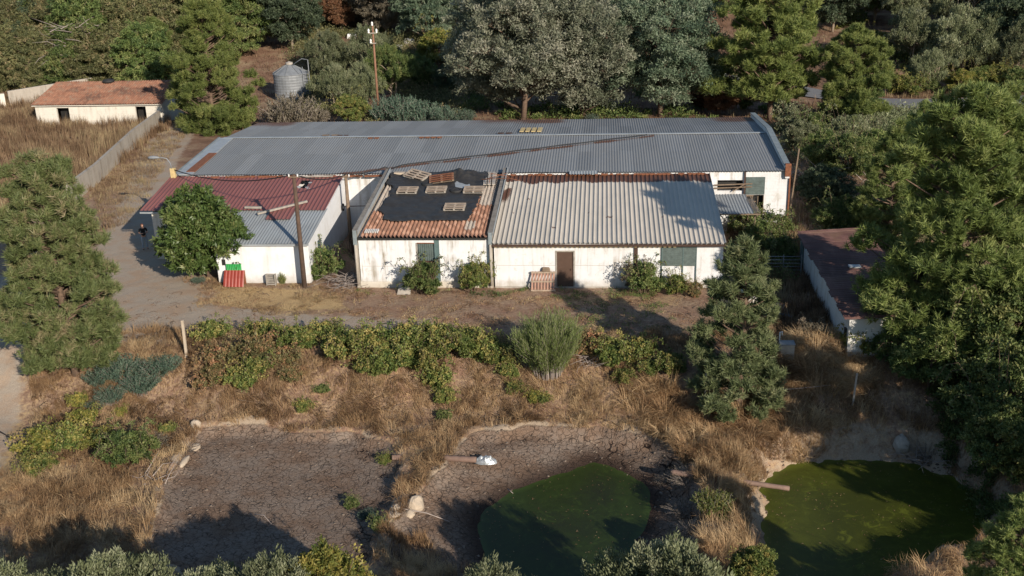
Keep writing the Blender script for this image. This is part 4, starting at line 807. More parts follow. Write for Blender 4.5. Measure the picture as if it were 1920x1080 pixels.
def wavy(name, x0, x1, y0, z0, y1, z1, m, par, n=6, rows=2, amp=.035, step=.05):
    U = np.linspace(0, 1, n*8+1); T = np.array(sorted([0]+[k/rows for k in range(1, rows)]+[k/rows+.001 for k in range(1, rows)]+[1])); UU, TT = np.meshgrid(U, T); st_ = (1-(TT*rows) % 1.0)*step; st_[TT == 1] = 0
    h = amp*np.abs(np.sin(np.pi*UU*n))+st_; X = x0+(x1-x0)*UU; Y = y0+(y1-y0)*TT-h*.8; Z = z0+(z1-z0)*TT+h*.4
    idx = np.arange(X.size).reshape(X.shape); F = np.stack([idx[:-1, :-1], idx[:-1, 1:], idx[1:, 1:], idx[1:, :-1]], -1).reshape(-1, 4); l = par.location if par else (0, 0, 0)
    return link(name, mesh_np(name, np.stack([X.ravel()-l[0], Y.ravel()-l[1], Z.ravel()-l[2]], 1), F), M[m], par)
wavy('moulded_sheet', -14.95, -13.75, -.1, .02, .35, .88, 'red_plastic', rt)
b = MB(); b.box(-14.95, -13.75, .38, .42, 0, .86); b.build('backing_board', M['rust'], rt)
b = MB(); 
for k in range(9): b.tube([(-14.82+k*.1, .47, .02), (-14.82+k*.1, .52, 1.2)], .05, 6, cap=True)
tag(b.build('green_panel', M['bright_green']), 'bright green corrugated panel behind the red tile sheet', 'roof panel')
b = MB()
for k in range(7): b.box(-12.5, -11.95, .2+k*.035, .23+k*.035, .05+k*.09, .11+k*.09)
b.box(-12.5, -12.46, .18, .45, 0, .66); b.box(-12.0, -11.95, .18, .45, 0, .66)
tag(b.build('slatted_crate', M['grey_wood']), 'small grey slatted crate leaning by the tall pole foot', 'crate')
q = at(758, 552); b = MB(); b.hexa([(q[0]-.4, q[1]-.1, .0), (q[0]+.35, q[1]-.1, .0), (q[0]+.35, q[1]-.05, .0), (q[0]-.4, q[1]-.05, .0), (q[0]-.34, q[1]+.5, .42), (q[0]+.36, q[1]+.5, .42), (q[0]+.36, q[1]+.55, .42), (q[0]-.34, q[1]+.55, .42)])
tag(b.build('stone_slab', M['concrete'], None, .01), 'pale square slab leaning under the shrub at the stained wall', 'slab')
wr = empty('pulley', (-9.9, 8.9, 2.3), 0, 'black wheel on a rod fixed to the white wall in the gap', 'wheel')
b = MB(); b.torus((-9.85, 8.9, 2.2), .2, .05, 'x', 18, 6); b.build('rim', M['black'], wr); b = MB(); b.lathe((-9.85, 8.9, 2.13), [(.0, 0), (.08, 0), (.08, .14), (0, .14)], 10); b.build('hub', M['white_metal'], wr)
b = MB(); b.tube([(-9.8, 8.9, 2.25), (-7.3, 8.9, 2.3)], .025); b.build('rod', M['dark_rust'], wr)
for (x, y, mm, lb) in ((-8.6, 6.3, 'dark_rust', 'rusty drum in the shaded gap nearest the pole'), (-7.9, 5.2, 'black', 'dark drum in the shaded gap beside the parapet')):
    b = MB(); b.lathe((x, y, 0), [(0, 0), (.29, 0), (.3, .02), (.29, .3), (.31, .32), (.29, .34), (.29, .6), (.31, .62), (.29, .64), (.29, .88), (.3, .9), (.27, .88), (0, .87)], 18, smooth=False); tag(b.build('drum', M[mm]), lb, 'drum', 'drums in the gap')
b = MB()
for k in range(14):
    x, y = rs.uniform(-9.3, -7.4), rs.uniform(3.4, 8.4); b.bar((x, y, rs.uniform(0, .6)), (x+rs.uniform(-.9, .9), y+rs.uniform(-.8, .8), rs.uniform(.3, 1.7)), .06, .06)
tag(b.build('scrap_timber', M['old_wood']), 'heap of scrap timber and poles in the shaded gap', 'scrap heap', None, 'stuff')
gt = empty('metal_gate', (16.9, 1.9, -.1), 0, 'rusty metal bar gate between the outbuilding and the maroon shed', 'gate')
b = MB(); z0 = hz(16.9, 1.9)
for k in range(6): b.tube([(15.9, 2.0, z0+.15+k*.2), (17.9, 2.0, z0+.15+k*.2)], .02, 6)
b.build('bar', M['galv'], gt); b = MB()
for x in (15.9, 16.9, 17.9): b.bar((x, 2.0, z0), (x, 2.0, z0+1.25), .05, .05)
b.build('frame', M['galv'], gt)
q = pz(1405, 590, 0); b = MB(); b.hexa([(q[0]-.5, q[1]-.1, -.6), (q[0]+.5, q[1]-.1, -.6), (q[0]+.5, q[1]+1.4, -.6), (q[0]-.5, q[1]+1.4, -.6), (q[0]-.5, q[1]+.1, .7), (q[0]+.5, q[1], 1.0), (q[0]+.5, q[1]+1.4, 1.05), (q[0]-.4, q[1]+1.4, .95)])
b.box(q[0]+.0, q[0]+.4, q[1]+.3, q[1]+1.2, 1.0, 1.35)
tag(b.build('ruined_wall', M['far_wall'], None, .06), 'broken white masonry stub behind the small bank pine', 'masonry')
q = at(1452, 590); U, V = np.meshgrid(np.linspace(-.75, .75, 24), np.linspace(-1.0, 1.0, 30)); Z = .35*fbm(U*1.3, V*1.3)+.2*np.exp(-U*U*3); idx = np.arange(U.size).reshape(U.shape); F = np.stack([idx[:-1, :-1], idx[:-1, 1:], idx[1:, 1:], idx[1:, :-1]], -1).reshape(-1, 4)
tag(link('blue_sheet', mesh_np('blue_sheet', np.stack([U.ravel(), V.ravel(), Z.ravel()], 1), F, None, None, True), plain('blue_sheet', (.10, .16, .20), .5), None, (q[0], q[1], q[2])), 'faded blue sheet on the ground between the small pine and maroon shed', 'sheet')
for i, (u, v, s, lb) in enumerate(((768, 82, .7, 'white block lying on red earth right of the far pole'), (750, 90, .45, 'smaller white block beside the far pole'), (660, 72, .6, 'white box half hidden in trees left of the far pole'))):
    q = at(u, v); b = MB(); b.hexa([(q[0]-s, q[1]-s*.6, q[2]-.1), (q[0]+s, q[1]-s*.5, q[2]-.1), (q[0]+s*.9, q[1]+s*.6, q[2]-.1), (q[0]-s, q[1]+s*.6, q[2]-.1), (q[0]-s*.9, q[1]-s*.5, q[2]+s), (q[0]+s*.9, q[1]-s*.5, q[2]+s*.8), (q[0]+s*.9, q[1]+s*.5, q[2]+s*.9), (q[0]-s*.9, q[1]+s*.5, q[2]+s)])
    tag(b.build('white_block', M['white_wall'], None, .05), lb, 'block', 'white blocks beyond the barn')

# ------------------------------------------------------------------ person in the shade of the round tree
def skin_mesh(name, verts, edges, m, parent, root=0, sub=2):
    me = bpy.data.meshes.new(name); me.from_pydata([v[0] for v in verts], edges, []); o = bpy.data.objects.new(name, me); col.objects.link(o); o.parent = parent
    me.materials.append(m); o.modifiers.new('skin', 'SKIN').use_smooth_shade = True
    if not me.skin_vertices: pass
    for i, v in enumerate(verts):
        r = v[1]; me.skin_vertices[0].data[i].radius = r if isinstance(r, tuple) else (r, r)
        me.skin_vertices[0].data[i].use_root = (i == root)
    s = o.modifiers.new('sub', 'SUBSURF'); s.levels = s.render_levels = sub
    return o
q = at(273, 468); pe = empty('person', (q[0], q[1], q[2]), R_(35), 'person in black t-shirt and pale jeans standing in shade left of the round tree', 'person')
V = [((0, 0, .93), (.14, .10)), ((0, 0, 1.08), (.125, .09)), ((0, .01, 1.28), (.155, .105)), ((0, .01, 1.40), (.12, .085)), ((0, 0, 1.47), .052), ((0, -.01, 1.54), (.07, .08)), ((0, -.02, 1.62), (.078, .095)), ((0, -.01, 1.69), (.06, .075)),
     ((-.19, 0, 1.39), .055), ((-.25, -.04, 1.13), .045), ((-.12, -.27, 1.16), .034), ((-.06, -.33, 1.19), .028),
     ((.19, 0, 1.39), .055), ((.25, -.04, 1.13), .045), ((.12, -.27, 1.16), .034), ((.06, -.33, 1.19), .028),
     ((-.1, 0, .85), .085), ((-.11, -.01, .48), .06), ((-.12, .02, .09), .042), ((-.13, -.12, .04), .035), ((.1, 0, .85), .085), ((.12, .02, .48), .06), ((.14, .05, .09), .042), ((.16, -.09, .04), .035), ((0, -.12, 1.60), .018)]
Ed = [(0, 1), (1, 2), (2, 3), (3, 4), (4, 5), (5, 6), (6, 7), (3, 8), (8, 9), (9, 10), (10, 11), (3, 12), (12, 13), (13, 14), (14, 15), (0, 16), (16, 17), (17, 18), (18, 19), (0, 20), (20, 21), (21, 22), (22, 23), (6, 24)]
for s_, w_ in ((-1, 11), (1, 15)):
    for k, (dx, dy, dz) in enumerate(((.025, -.075, .01), (.008, -.085, .004), (-.01, -.08, 0), (-.026, -.065, -.006), (.045, -.03, .025))):
        V.append(((V[w_][0][0]-s_*dx*.9, V[w_][0][1]+dy, V[w_][0][2]+dz), .0085)); Ed.append((w_, len(V)-1))
skin_mesh('body', V, Ed, M['skin'], pe)
skin_mesh('t_shirt', [((0, 0, .90), (.175, .135)), ((0, 0, 1.1), (.15, .115)), ((0, .01, 1.28), (.175, .125)), ((0, .01, 1.41), (.13, .1)), ((-.2, 0, 1.38), .07), ((-.24, -.03, 1.2), .062), ((.2, 0, 1.38), .07), ((.24, -.03, 1.2), .062)], [(0, 1), (1, 2), (2, 3), (3, 4), (4, 5), (3, 6), (6, 7)], M['shirt'], pe)
skin_mesh('jeans', [((0, 0, 1.0), (.165, .13)), ((-.1, 0, .83), .105), ((-.11, -.01, .48), .075), ((-.12, .02, .12), .06), ((.1, 0, .83), .1), ((.12, .02, .48), .075), ((.14, .05, .12), .06)], [(0, 1), (1, 2), (2, 3), (0, 4), (4, 5), (5, 6)], M['jeans'], pe)
skin_mesh('hair', [((0, .0, 1.715), (.105, .11)), ((0, .055, 1.62), (.105, .075)), ((0, .08, 1.46), (.08, .05))], [(0, 1), (1, 2)], M['hair'], pe)
skin_mesh('shoe', [((-.12, .05, .045), .05), ((-.135, -.14, .035), .04)], [(0, 1)], M['black'], pe, sub=1); skin_mesh('shoe', [((.14, .08, .045), .05), ((.165, -.11, .035), .04)], [(0, 1)], M['black'], pe, sub=1)
ct = MB(); ct.box(q[0]-.09, q[0]+.09, q[1]-.46, q[1]-.36, q[2]+1.185, q[2]+1.215)
co = ct.build('controller', M['dark_rust'], None, .01); co.matrix_world = Matrix.Translation(q) @ Matrix.Rotation(R_(35), 4, 'Z') @ Matrix.Translation((0, -.41, 1.185)); tag(co, 'small dark handheld controller held by the person near the round tree', 'controller')

# ------------------------------------------------------------------ foliage generators
def norm(a): return a/np.maximum(np.linalg.norm(a, axis=-1, keepdims=True), 1e-9)
class Leaves:
    def __init__(s): s.V = []; s.T = []; s.n = 0; s.F3 = []; s.F4 = []
    def quads(s, P, D, S, L, W, tint):     # diamond leaf from P along D, side S
        L = L[:, None]; W = W[:, None]; n = len(P)
        fold = np.cross(D, S)*W*.25
        v = np.stack([P, P+D*L*.45+S*W*.5+fold, P+D*L, P+D*L*.45-S*W*.5+fold], 1).reshape(-1, 3)
        s.V.append(v); s.T.append(np.repeat(tint, 4)); s.F4.append(np.arange(4*n).reshape(n, 4)+s.n); s.n += 4*n
    def tris(s, P, D, S, L, W, tint):
        L = L[:, None]; W = W[:, None]; n = len(P)
        v = np.stack([P-S*W*.5, P+S*W*.5, P+D*L], 1).reshape(-1, 3)
        s.V.append(v); s.T.append(np.repeat(tint, 3)); s.F3.append(np.arange(3*n).reshape(n, 3)+s.n); s.n += 3*n
    def mesh(s, name): return mesh_np(name, np.concatenate(s.V), np.concatenate(s.F4) if s.F4 else None, np.concatenate(s.F3) if s.F3 else None, dict(tint=np.clip(np.concatenate(s.T), 0, 1)))
def rdir(r, n): return norm(r.normal(size=(n, 3)))
def wood_mesh(name, mb):
    me = bpy.data.meshes.new(name); me.from_pydata(mb.v, [], mb.f); me.polygons.foreach_set('use_smooth', [True]*len(mb.f)); me.update(); return me
def pine_protos(seed, Ht, Rd, z0, m, nlobe=70, nt=24, needles=34, prof=.7, nl=.34, lr=.2, dead=8, bark='bark', low=.75):
    """pine: leaning trunk, limbs to uneven boughs, each bough a cushion of upright needle tufts"""
    r = np.random.RandomState(seed); wb = MB(); lv = Leaves(); TP = []; TA = []; TT = []
    bend = r.uniform(-.3, .3, 2); tr = [(bend[0]*math.sin(k/8*3), bend[1]*math.sin(k/8*2.4), Ht*.95*k/8-.4*(k == 0)) for k in range(9)]
    wb.tube(tr, [.020*Ht*(1-.82*k/8) for k in range(9)], 8)
    def trunk(z): f = np.clip(z/(Ht*.95)*8, 0, 7.999); i = int(f); a = np.array(tr[i]); c = np.array(tr[i+1]); return a+(c-a)*(f-i)
    side = r.uniform(.55, 1.25, (5, 9)); cs = []
    for k in range(nlobe):
        for _ in range(30):
            t = r.rand()**1.15; az = r.uniform(0, 2*math.pi); row = side[min(4, int(t*5))]; sf = np.interp(az, np.linspace(0, 2*math.pi, 9), np.r_[row[:8], row[0]])
            env = Rd*((1-t**1.8)**prof*.9+.08)*(low+(1-low)*min(1, t*4))*sf; q = math.sqrt(r.uniform(.15, 1)) if t < .9 else r.rand()
            R0 = Rd*lr*r.uniform(.65, 1.3)*(1-.35*t); z = z0+(Ht-z0)*t; c = trunk(z)*[1, 1, 0]+np.array([math.cos(az)*env*q, math.sin(az)*env*q, z-R0*.3+.1*env*q])
            if all(np.linalg.norm(c-o[0]) > (R0+o[1])*.52 for o in cs): break
        cs.append((c, R0, az))
        hub = trunk(max(z0*.7, z-.45*env*q-.1)); mid = (hub+c)/2-np.array([0, 0, .05*env]); wb.tube([tuple(hub), tuple(mid), tuple(c)], [.012*Rd*(1.2-t*.6)+.02, .009*Rd+.012, .012], 5, cap=False)
        n = max(6, int(nt*(R0/(Rd*lr))**1.6)); d = rdir(r, n); d[:, 2] = np.abs(d[:, 2])*.9-.12; d = norm(d+.25*np.array([math.cos(az), math.sin(az), 0])); rr = r.uniform(.4, 1.3, n)[:, None]
        P = c+d*R0*rr*[1, 1, .85]; TP.append(P); TA.append(norm(d*.55+np.array([0, 0, .85])+r.normal(0, .18, (n, 3)))); TT.append(np.clip(r.normal(.45, .12)+r.normal(0, .13, n), 0, 1))
        for p in P[::4]: wb.tube([tuple(c), tuple(p)], [.016, .007], 3, cap=False)
    for k in range(dead):                    # bare dead limbs
        t = r.uniform(.05, .6); az = r.uniform(0, 6.28); p = trunk(z0+(Ht-z0)*t); L = Rd*r.uniform(.4, .8); e = p+np.array([math.cos(az)*L, math.sin(az)*L, .1*L]); wb.tube([tuple(p), tuple((p+e)/2+[0, 0, .1]), tuple(e)], [.035, .022, .008], 4, cap=False)
        for _ in range(3): f = r.uniform(.4, 1); q_ = p+(e-p)*f; wb.tube([tuple(q_), tuple(q_+r.normal(0, .35, 3))], [.012, .005], 3, cap=False)
    TP = np.concatenate(TP); TA = np.concatenate(TA); TT = np.concatenate(TT)
    P = np.repeat(TP, needles, 0); A = np.repeat(TA, needles, 0); D = norm(A*.8+rdir(r, len(P))*.85)
    P = P-A*r.rand(len(P))[:, None]*.3*nl/.3; S = norm(np.cross(D, rdir(r, len(P)))); T = np.repeat(TT, needles)+r.normal(0, .09, len(P))
    lv.tris(P, D, S, nl*r.uniform(.6, 1.15, len(P)), np.full(len(P), .042*nl/.3), T)
    return wood_mesh('trunk', wb), lv.mesh('crown'), m, bark, Ht
def lobed_protos(seed, Ht, Rd, z0, m, nl=26, nc=26, leaf=46, L=.16, W=.07, lobe=.34, droop=0., up=.0, cr=.3, trunk_r=None, flat=1., bark='bark', stems=1, top=.0, tv=.13, sprays=0):
    """broad leaved crown: lobes spread through an ellipsoid, leaf clumps over each lobe"""
    r = np.random.RandomState(seed); wb = MB(); lv = Leaves(); cz = (Ht+z0)/2; hz_ = (Ht-z0)/2; tr_ = trunk_r or .02*Ht
    lc = []
    k = 0
    while len(lc) < nl and k < 5000:
        k += 1; p = r.uniform(-1, 1, 3)
        if (p**2).sum() > 1 or (p**2).sum() < .18: continue
        if p[2] < -.5 and (p[0]**2+p[1]**2) < .08: continue
        w_ = 1-.35*max(0, p[2])*flat+top*p[2]
        c = np.array([p[0]*Rd*(1-lobe*.6)*w_, p[1]*Rd*(1-lobe*.6)*w_, cz+p[2]*hz_*(1-lobe*.5)])
        if lc and min(np.linalg.norm((c-q)/[1, 1, hz_/Rd]) for q in lc) < Rd*lobe*.62: 
            if k < 3000: continue
        lc.append(c)
    for s_ in range(stems):
        off = np.array([r.uniform(-.12, .12)*Rd, r.uniform(-.12, .12)*Rd, 0])*(stems > 1); ln = off*2.5
        tp = [tuple(off+ln*q+np.array([0, 0, -.3*(q == 0)+q*(z0+(Ht-z0)*.75)])+r.normal(0, .02*Ht, 3)*(q > 0)*[1, 1, 0]) for q in (0, .3, .6, 1)]
        wb.tube(tp, [tr_, tr_*.8, tr_*.5, tr_*.15], 7)
    for c in lc:
        z = max(z0*.6, min(c[2]-.25*abs(c[2]-z0)-.1*Rd, Ht*.7)); a = np.array([0, 0, z]); mid = (a+c)/2+np.array([0, 0, .08*Rd])+r.normal(0, .04*Rd, 3)
        wb.tube([tuple(a), tuple(mid), tuple(c)], [tr_*.4, tr_*.25, tr_*.1], 5, cap=False)
    for c in lc:
        R0 = Rd*lobe*r.uniform(.72, 1.25); d = rdir(r, nc); d[:, 2] = np.abs(d[:, 2])*.7+d[:, 2]*.3; rr = r.uniform(.62, 1.05, nc)[:, None]
        cc = c+d*R0*rr*[1, 1, min(1.2, max(.6, hz_/Rd))]; lt = r.normal(.45, .10); ct = lt+r.normal(0, tv, nc)
        for q in cc[::5]: wb.tube([tuple(c), tuple(q)], [tr_*.09, tr_*.04], 3, cap=False)
        P = np.repeat(cc, leaf, 0)+rdir(r, nc*leaf)*(r.rand(nc*leaf)**.6)[:, None]*cr*Rd*.33*([.75, .75, 1.5] if up > .4 else [1, 1, .8])
        D = norm(np.repeat(d, leaf, 0)*.6+rdir(r, len(P))*.9+np.array([0, 0, up-droop])); S = norm(np.cross(D, rdir(r, len(P))))
        lv.quads(P, D, S, L*r.uniform(.6, 1.25, len(P)), W*r.uniform(.7, 1.2, len(P)), np.repeat(ct, leaf)+r.normal(0, .10, len(P)))
    for k in range(sprays):                  # arching canes that break the outline
        a = r.uniform(0, 6.28); e = np.array([math.cos(a), math.sin(a), 0])*Rd*r.uniform(.7, 1.45); zt_ = Ht*r.uniform(.3, 1.25); q = np.linspace(0, 1, 6)[:, None]; b0 = e*.25
        pts = b0+(e-b0)*q+np.array([0, 0, 1.])*(zt_*np.sin(q*2.3)*1.05); wb.tube([tuple(p) for p in pts], [.012]*5+[.005], 3, cap=False)
        n = 34; t = r.uniform(.25, 1, n); i = np.minimum(4, (t*5).astype(int)); f = (t*5-i)[:, None]; P = pts[i]*(1-f)+pts[i+1]*f+r.normal(0, .05, (n, 3)); D = norm(rdir(r, n)+[0, 0, .3]); S = norm(np.cross(D, rdir(r, n)))
        lv.quads(P, D, S, L*r.uniform(.6, 1.2, n), W*r.uniform(.7, 1.2, n), r.normal(r.uniform(.3, .9), .12, n))
    return wood_mesh('trunk', wb), lv.mesh('crown'), m, bark, Ht
def sprig_protos(seed, Ht, Rd, m, stems=60, leaf=26, L=.07, W=.03, spread=.8, curve=.3, bark='dead', wr=.01, needle=False, tv=.15):
    """shrub of many upright stems clothed in small leaves"""
    r = np.random.RandomState(seed); wb = MB(); lv = Leaves()
    for k in range(stems):
        a = r.uniform(0, 2*math.pi); rad = math.sqrt(r.rand()); b0 = np.array([math.cos(a), math.sin(a), 0])*rad*Rd*.45; h = Ht*(1-.35*rad)*r.uniform(.6, 1.1)
        o = np.array([math.cos(a), math.sin(a), 0])*rad*Rd*spread*.6; q = np.linspace(0, 1, 5)[:, None]
        pts = b0+o*q**1.5+np.array([0, 0, 1.])*h*(q-curve*q*q*.5)+r.normal(0, .03*Ht, (5, 3))*q; pts[0, 2] = -.1
        wb.tube([tuple(p) for p in pts], [wr*(1.3-i*.25) for i in range(5)], 3, cap=False)
        t = r.uniform(.18, 1, leaf); i = np.minimum(3, (t*4).astype(int)); f = (t*4-i)[:, None]; P = pts[i]*(1-f)+pts[i+1]*f+r.normal(0, .025*Ht, (leaf, 3))
        ax = norm(pts[-1]-pts[0]); D = norm(ax*(.9 if needle else .45)+rdir(r, leaf)*(.45 if needle else .85)); S = norm(np.cross(D, rdir(r, leaf)))
        tt = r.normal(.45, tv)+r.normal(0, .1, leaf)+.15*(t-.5)
        (lv.tris if needle else lv.quads)(P, D, S, L*r.uniform(.6, 1.3, leaf), np.full(leaf, W), tt)
    return wood_mesh('stem', wb), lv.mesh('foliage'), m, bark, Ht
_cnt = {}
def plant(proto, name, pos, s=1., rz=0., label='', cat='tree', group=None, tilt=(0, 0), sz=None, mat_=None, bark=None):
    tr, cr, m, bk, Ht = proto
    o = empty(name, tuple(pos), rz, label, cat, group); o.rotation_euler = (tilt[0], tilt[1], rz); o.scale = (s, s, sz or s)
    for me, mm in ((tr, bark or bk), (cr, mat_ or m)):
        if not me.materials: me.materials.append(M[mm])
        c = bpy.data.objects.new(me.name, me); col.objects.link(c); c.parent = o
        if me.materials[0] != M[mm]: c.material_slots[0].link = 'OBJECT'; c.material_slots[0].material = M[mm]
    return o
def gp(u, v): q = at(u, v); return (q[0], q[1], q[2]-.05)

# ------------------------------------------------------------------ pines
pineA = pine_protos(1, 11, 3.6, .8, 'pine', nlobe=150, nt=30, prof=.8, nl=.34, lr=.18)
pineL = pine_protos(2, 11.2, 3.25, .9, 'pine_dry', nlobe=230, nt=30, prof=.55, nl=.34, lr=.17, dead=14)
pineB = pine_protos(3, 12.5, 5.4, 2.2, 'pine', nlobe=180, nt=34, prof=.7, nl=.46, lr=.15, dead=4)
pineS = pine_protos(4, 8, 2.3, .3, 'pine_grey', nlobe=115, nt=24, prof=.75, nl=.30, lr=.19, dead=3, low=.9)
pineBig = pine_protos(5, 13, 4.4, 1.2, 'pine', nlobe=220, nt=38, prof=.62, nl=.36, lr=.155, dead=10)
G = 'pine trees round the yard'
plant(pineL, 'pine_tree', (-18.9, -10.5, hz(-18.9, -10.5)), .98, .4, 'large pine with brown twigs in its crown at the left end of the bank', 'pine tree', G)
plant(pineS, 'pine_tree', (12.9, -12.1, hz(12.9, -12.1)), 1.02, 1.1, 'small soft grey green pine on the bank in front of the sheet roofed outbuilding', 'pine tree', G)
plant(pineBig, 'pine_tree', (23.0, -9.0, hz(23.0, -9.0)), .97, .3, 'biggest near pine right of the maroon roofed shed', 'pine tree', G)
plant(pineA, 'pine_tree', (26.4, 11.0, 0), .74, 2.0, 'green pine behind the biggest near pine, with a bare grey stem showing', 'pine tree', G)
plant(pineA, 'pine_tree', (30.5, 9.0, 0), .86, 4.0, 'tall pine at the right picture edge above the biggest near pine', 'pine tree', G)
plant(pineS, 'pine_tree', (24.3, 8.0, 0), .95, 2.2, 'bushy pine just behind the maroon roofed shed', 'pine tree', G, mat_='pine')
plant(pineBig, 'pine_tree', (29.5, -2.0, -.3), .6, 3.3, 'dense pine at the right picture edge beside the biggest near pine', 'pine tree', G)
plant(pineB, 'pine_tree', gp(1443, 224), 1.12, .9, 'large pine behind the right gable of the barn with its trunk at the wall', 'pine tree', G, mat_='pine_yellow')
plant(pineB, 'pine_tree', gp(1595, 232), .72, 3.0, 'narrower yellow green pine right of the gable pine', 'pine tree', G, mat_='pine_yellow')
q = gp(398, 244); plant(pineBig, 'pine_tree', (q[0], q[1], q[2]-1.3), 1.08, 4.4, 'broad light green pine behind the left end of the barn roof', 'pine tree', G, mat_='pine_yellow')
plant(pineB, 'pine_tree', gp(300, 155), .6, 1.4, 'young pine between the tiled shed and the broad barn pine', 'pine tree', G)
plant(pineA, 'pine_tree', (18.8, -28.9, -1.7), .52, 5, 'close pine with long needles in the bottom right picture corner', 'pine tree', G)
plant(pineA, 'pine_tree', (25.7, -23.3, -1.4), .9, 1, 'tall pine just beyond the right edge of the right pond', 'pine tree', 'pines shading the right pond')
plant(pineBig, 'pine_tree', (27.5, -16.0, -1.2), .42, 2, 'young pine beyond the right pond bank', 'pine tree', 'pines shading the right pond')

# ------------------------------------------------------------------ broad leaved trees
acA = lobed_protos(11, 13.5, 6.4, .5, 'acacia', nl=70, nc=30, leaf=44, L=.30, W=.10, lobe=.27, droop=.1, up=.35, bark='bark', cr=.24, top=-.12, tv=.2, flat=.8)
acB = lobed_protos(12, 14, 6.2, .7, 'acacia', nl=66, nc=30, leaf=44, L=.30, W=.10, lobe=.28, up=.2, bark='bark', cr=.24, tv=.2, top=-.05)
Ga = 'silvery acacias behind the barn'
q = gp(1010, 226); plant(acA, 'acacia_tree', (q[0]-1.6, q[1]+.3, q[2]-.6), 1.12, .3, 'silvery acacia with its trunk at the middle of the barn, leftmost of four', 'acacia tree', Ga)
q = gp(1038, 226); plant(acB, 'acacia_tree', (q[0]-5.0, q[1]+5, q[2]), 1.05, 2.0, 'silvery acacia rising behind the leftmost acacia', 'acacia tree', Ga)
q = gp(1075, 224); plant(acA, 'acacia_tree', (q[0]+1.2, q[1]+1.2, q[2]-.6), 1.08, 3.6, 'silvery acacia with a leaning pale trunk right of the barn middle', 'acacia tree', Ga, tilt=(0, .12))
q = gp(1245, 222); plant(acB, 'acacia_tree', (q[0]-.3, q[1]+1, q[2]-.5), 1.05, 4.3, 'darker green acacia, rightmost behind the barn', 'acacia tree', Ga, mat_='acacia_green')
q = gp(1180, 150); plant(acB, 'acacia_tree', (q[0], q[1], q[2]), .95, 5.3, 'tall grey green acacia in the second row behind the barn', 'acacia tree', Ga, mat_='acacia')
lq = lobed_protos(13, 5.5, 2.95, .2, 'loquat', nl=36, nc=34, leaf=34, L=.32, W=.11, lobe=.36, droop=.3, cr=.24, tv=.12, flat=.3)
plant(lq, 'round_tree', (-16.45, 1.7, -.1), .94, .2, 'round dense dark green broad leaved tree covering the maroon roof corner', 'tree')
olA = lobed_protos(14, 4.6, 2.5, .7, 'olive', nl=30, nc=26, leaf=50, L=.15, W=.045, lobe=.30, up=1.1, cr=.26, stems=2, bark='pale_bark', tv=.15)
olB = lobed_protos(15, 4.2, 2.7, .5, 'olive', nl=32, nc=26, leaf=50, L=.15, W=.045, lobe=.29, up=1.1, cr=.27, stems=3, bark='pale_bark', tv=.15)
euA = lobed_protos(16, 14, 5.2, .3, 'euc', nl=54, nc=24, leaf=34, L=.46, W=.13, lobe=.30, droop=.7, cr=.27, bark='pale_bark', tv=.18, flat=.8)
euB = lobed_protos(17, 12.5, 5.4, .3, 'euc', nl=54, nc=24, leaf=34, L=.46, W=.14, lobe=.29, droop=.5, cr=.27, bark='pale_bark', tv=.18, flat=.8)
bu = lobed_protos(18, 1.8, 1.15, .05, 'green_bush', sprays=24, nl=18, nc=16, leaf=34, L=.12, W=.06, lobe=.36, cr=.34, stems=3, bark='bark', tv=.2)
bb = lobed_protos(19, 4.2, 2.6, .1, 'green_bush', nl=44, nc=22, leaf=36, L=.17, W=.075, lobe=.27, cr=.26, stems=3, tv=.2, sprays=16)
yb = lobed_protos(20, 3.4, 1.5, .2, 'yellow_bush', nl=34, nc=22, leaf=34, L=.14, W=.06, lobe=.3, cr=.3, stems=3, tv=.24, sprays=8, top=-.1)
# olives
Go = 'olive trees on the slopes'
for u, v, s, rz, lb, mm in ((632, 212, .8, 0, 'bushy grey green olive right of the silo', None), (675, 205, .8, 1, 'olive directly left of the far rust brown pole', None), (735, 195, 1.0, 2, 'shaded olive just right of the far rust brown pole', 'green_bush'),
        (700, 150, 1.05, 3, 'olive uphill behind the far pole', None), (618, 150, .9, 4, 'olive uphill of the bush right of the silo', None),
        (1705, 128, 1.05, .5, 'silver olive on the road bend, nearest the asphalt', None), (1740, 170, .75, 5, 'low olive sprouting over the road edge right of the tall pines', None), (1795, 140, 1.25, 1.5, 'broad silver olive right of the road bend olive', None), (1850, 130, 1.15, 2.5, 'silver olive with drooping right side near the vines', None),
        (1820, 70, 1.5, 3.5, 'large silver olive uphill of the two broad ones', None), (1700, 62, 1.2, 4.5, 'olive uphill left of the large silver one', None), (1770, 55, 1.3, .9, 'olive uphill in the middle of the upper right row', None), (1900, 150, 1.0, 2.9, 'olive at the right picture edge above the vines', None)):
    plant(olA if rz % 2 < 1 else olB, 'olive_tree', gp(u, v), s*1.35, rz, lb, 'olive tree', Go, mat_=mm)
for i, (u, v, s, rz) in enumerate(((20, 1240, .95, 0), (95, 1215, .85, 1.2), (225, 1228, 1.05, 2.2), (330, 1240, .92, 3.1), (405, 1205, .85, 4.2), (480, 1215, 1.0, 5.2), (548, 1222, .98, .6), (925, 1240, 1.0, 1.9), (1240, 1250, 1.22, 3.9))):
    q = pz(u, v+14, -1.6); plant(olB if i % 2 else olA, 'olive_tree', (q[0], q[1], -2.1), s*.88, rz, ['olive top in the bottom left picture corner', 'second olive from the left along the bottom edge', 'widest olive of the row along the bottom edge', 'fourth olive from the left along the bottom edge', 'fifth olive from the left along the bottom edge, below the dry pond', 'sixth olive from the left along the bottom edge', 'smallest olive at the right end of the bottom left row', 'lone olive top at the bottom below the middle pond', 'olive at the bottom between middle and right ponds'][i], 'olive tree', 'olive trees along the bottom edge')
plant(olB, 'olive_tree', (10.2, -33.4, -1.8), 1.2, 2, 'olive below the bottom picture edge shading the middle pond', 'olive tree', 'olive trees along the bottom edge')
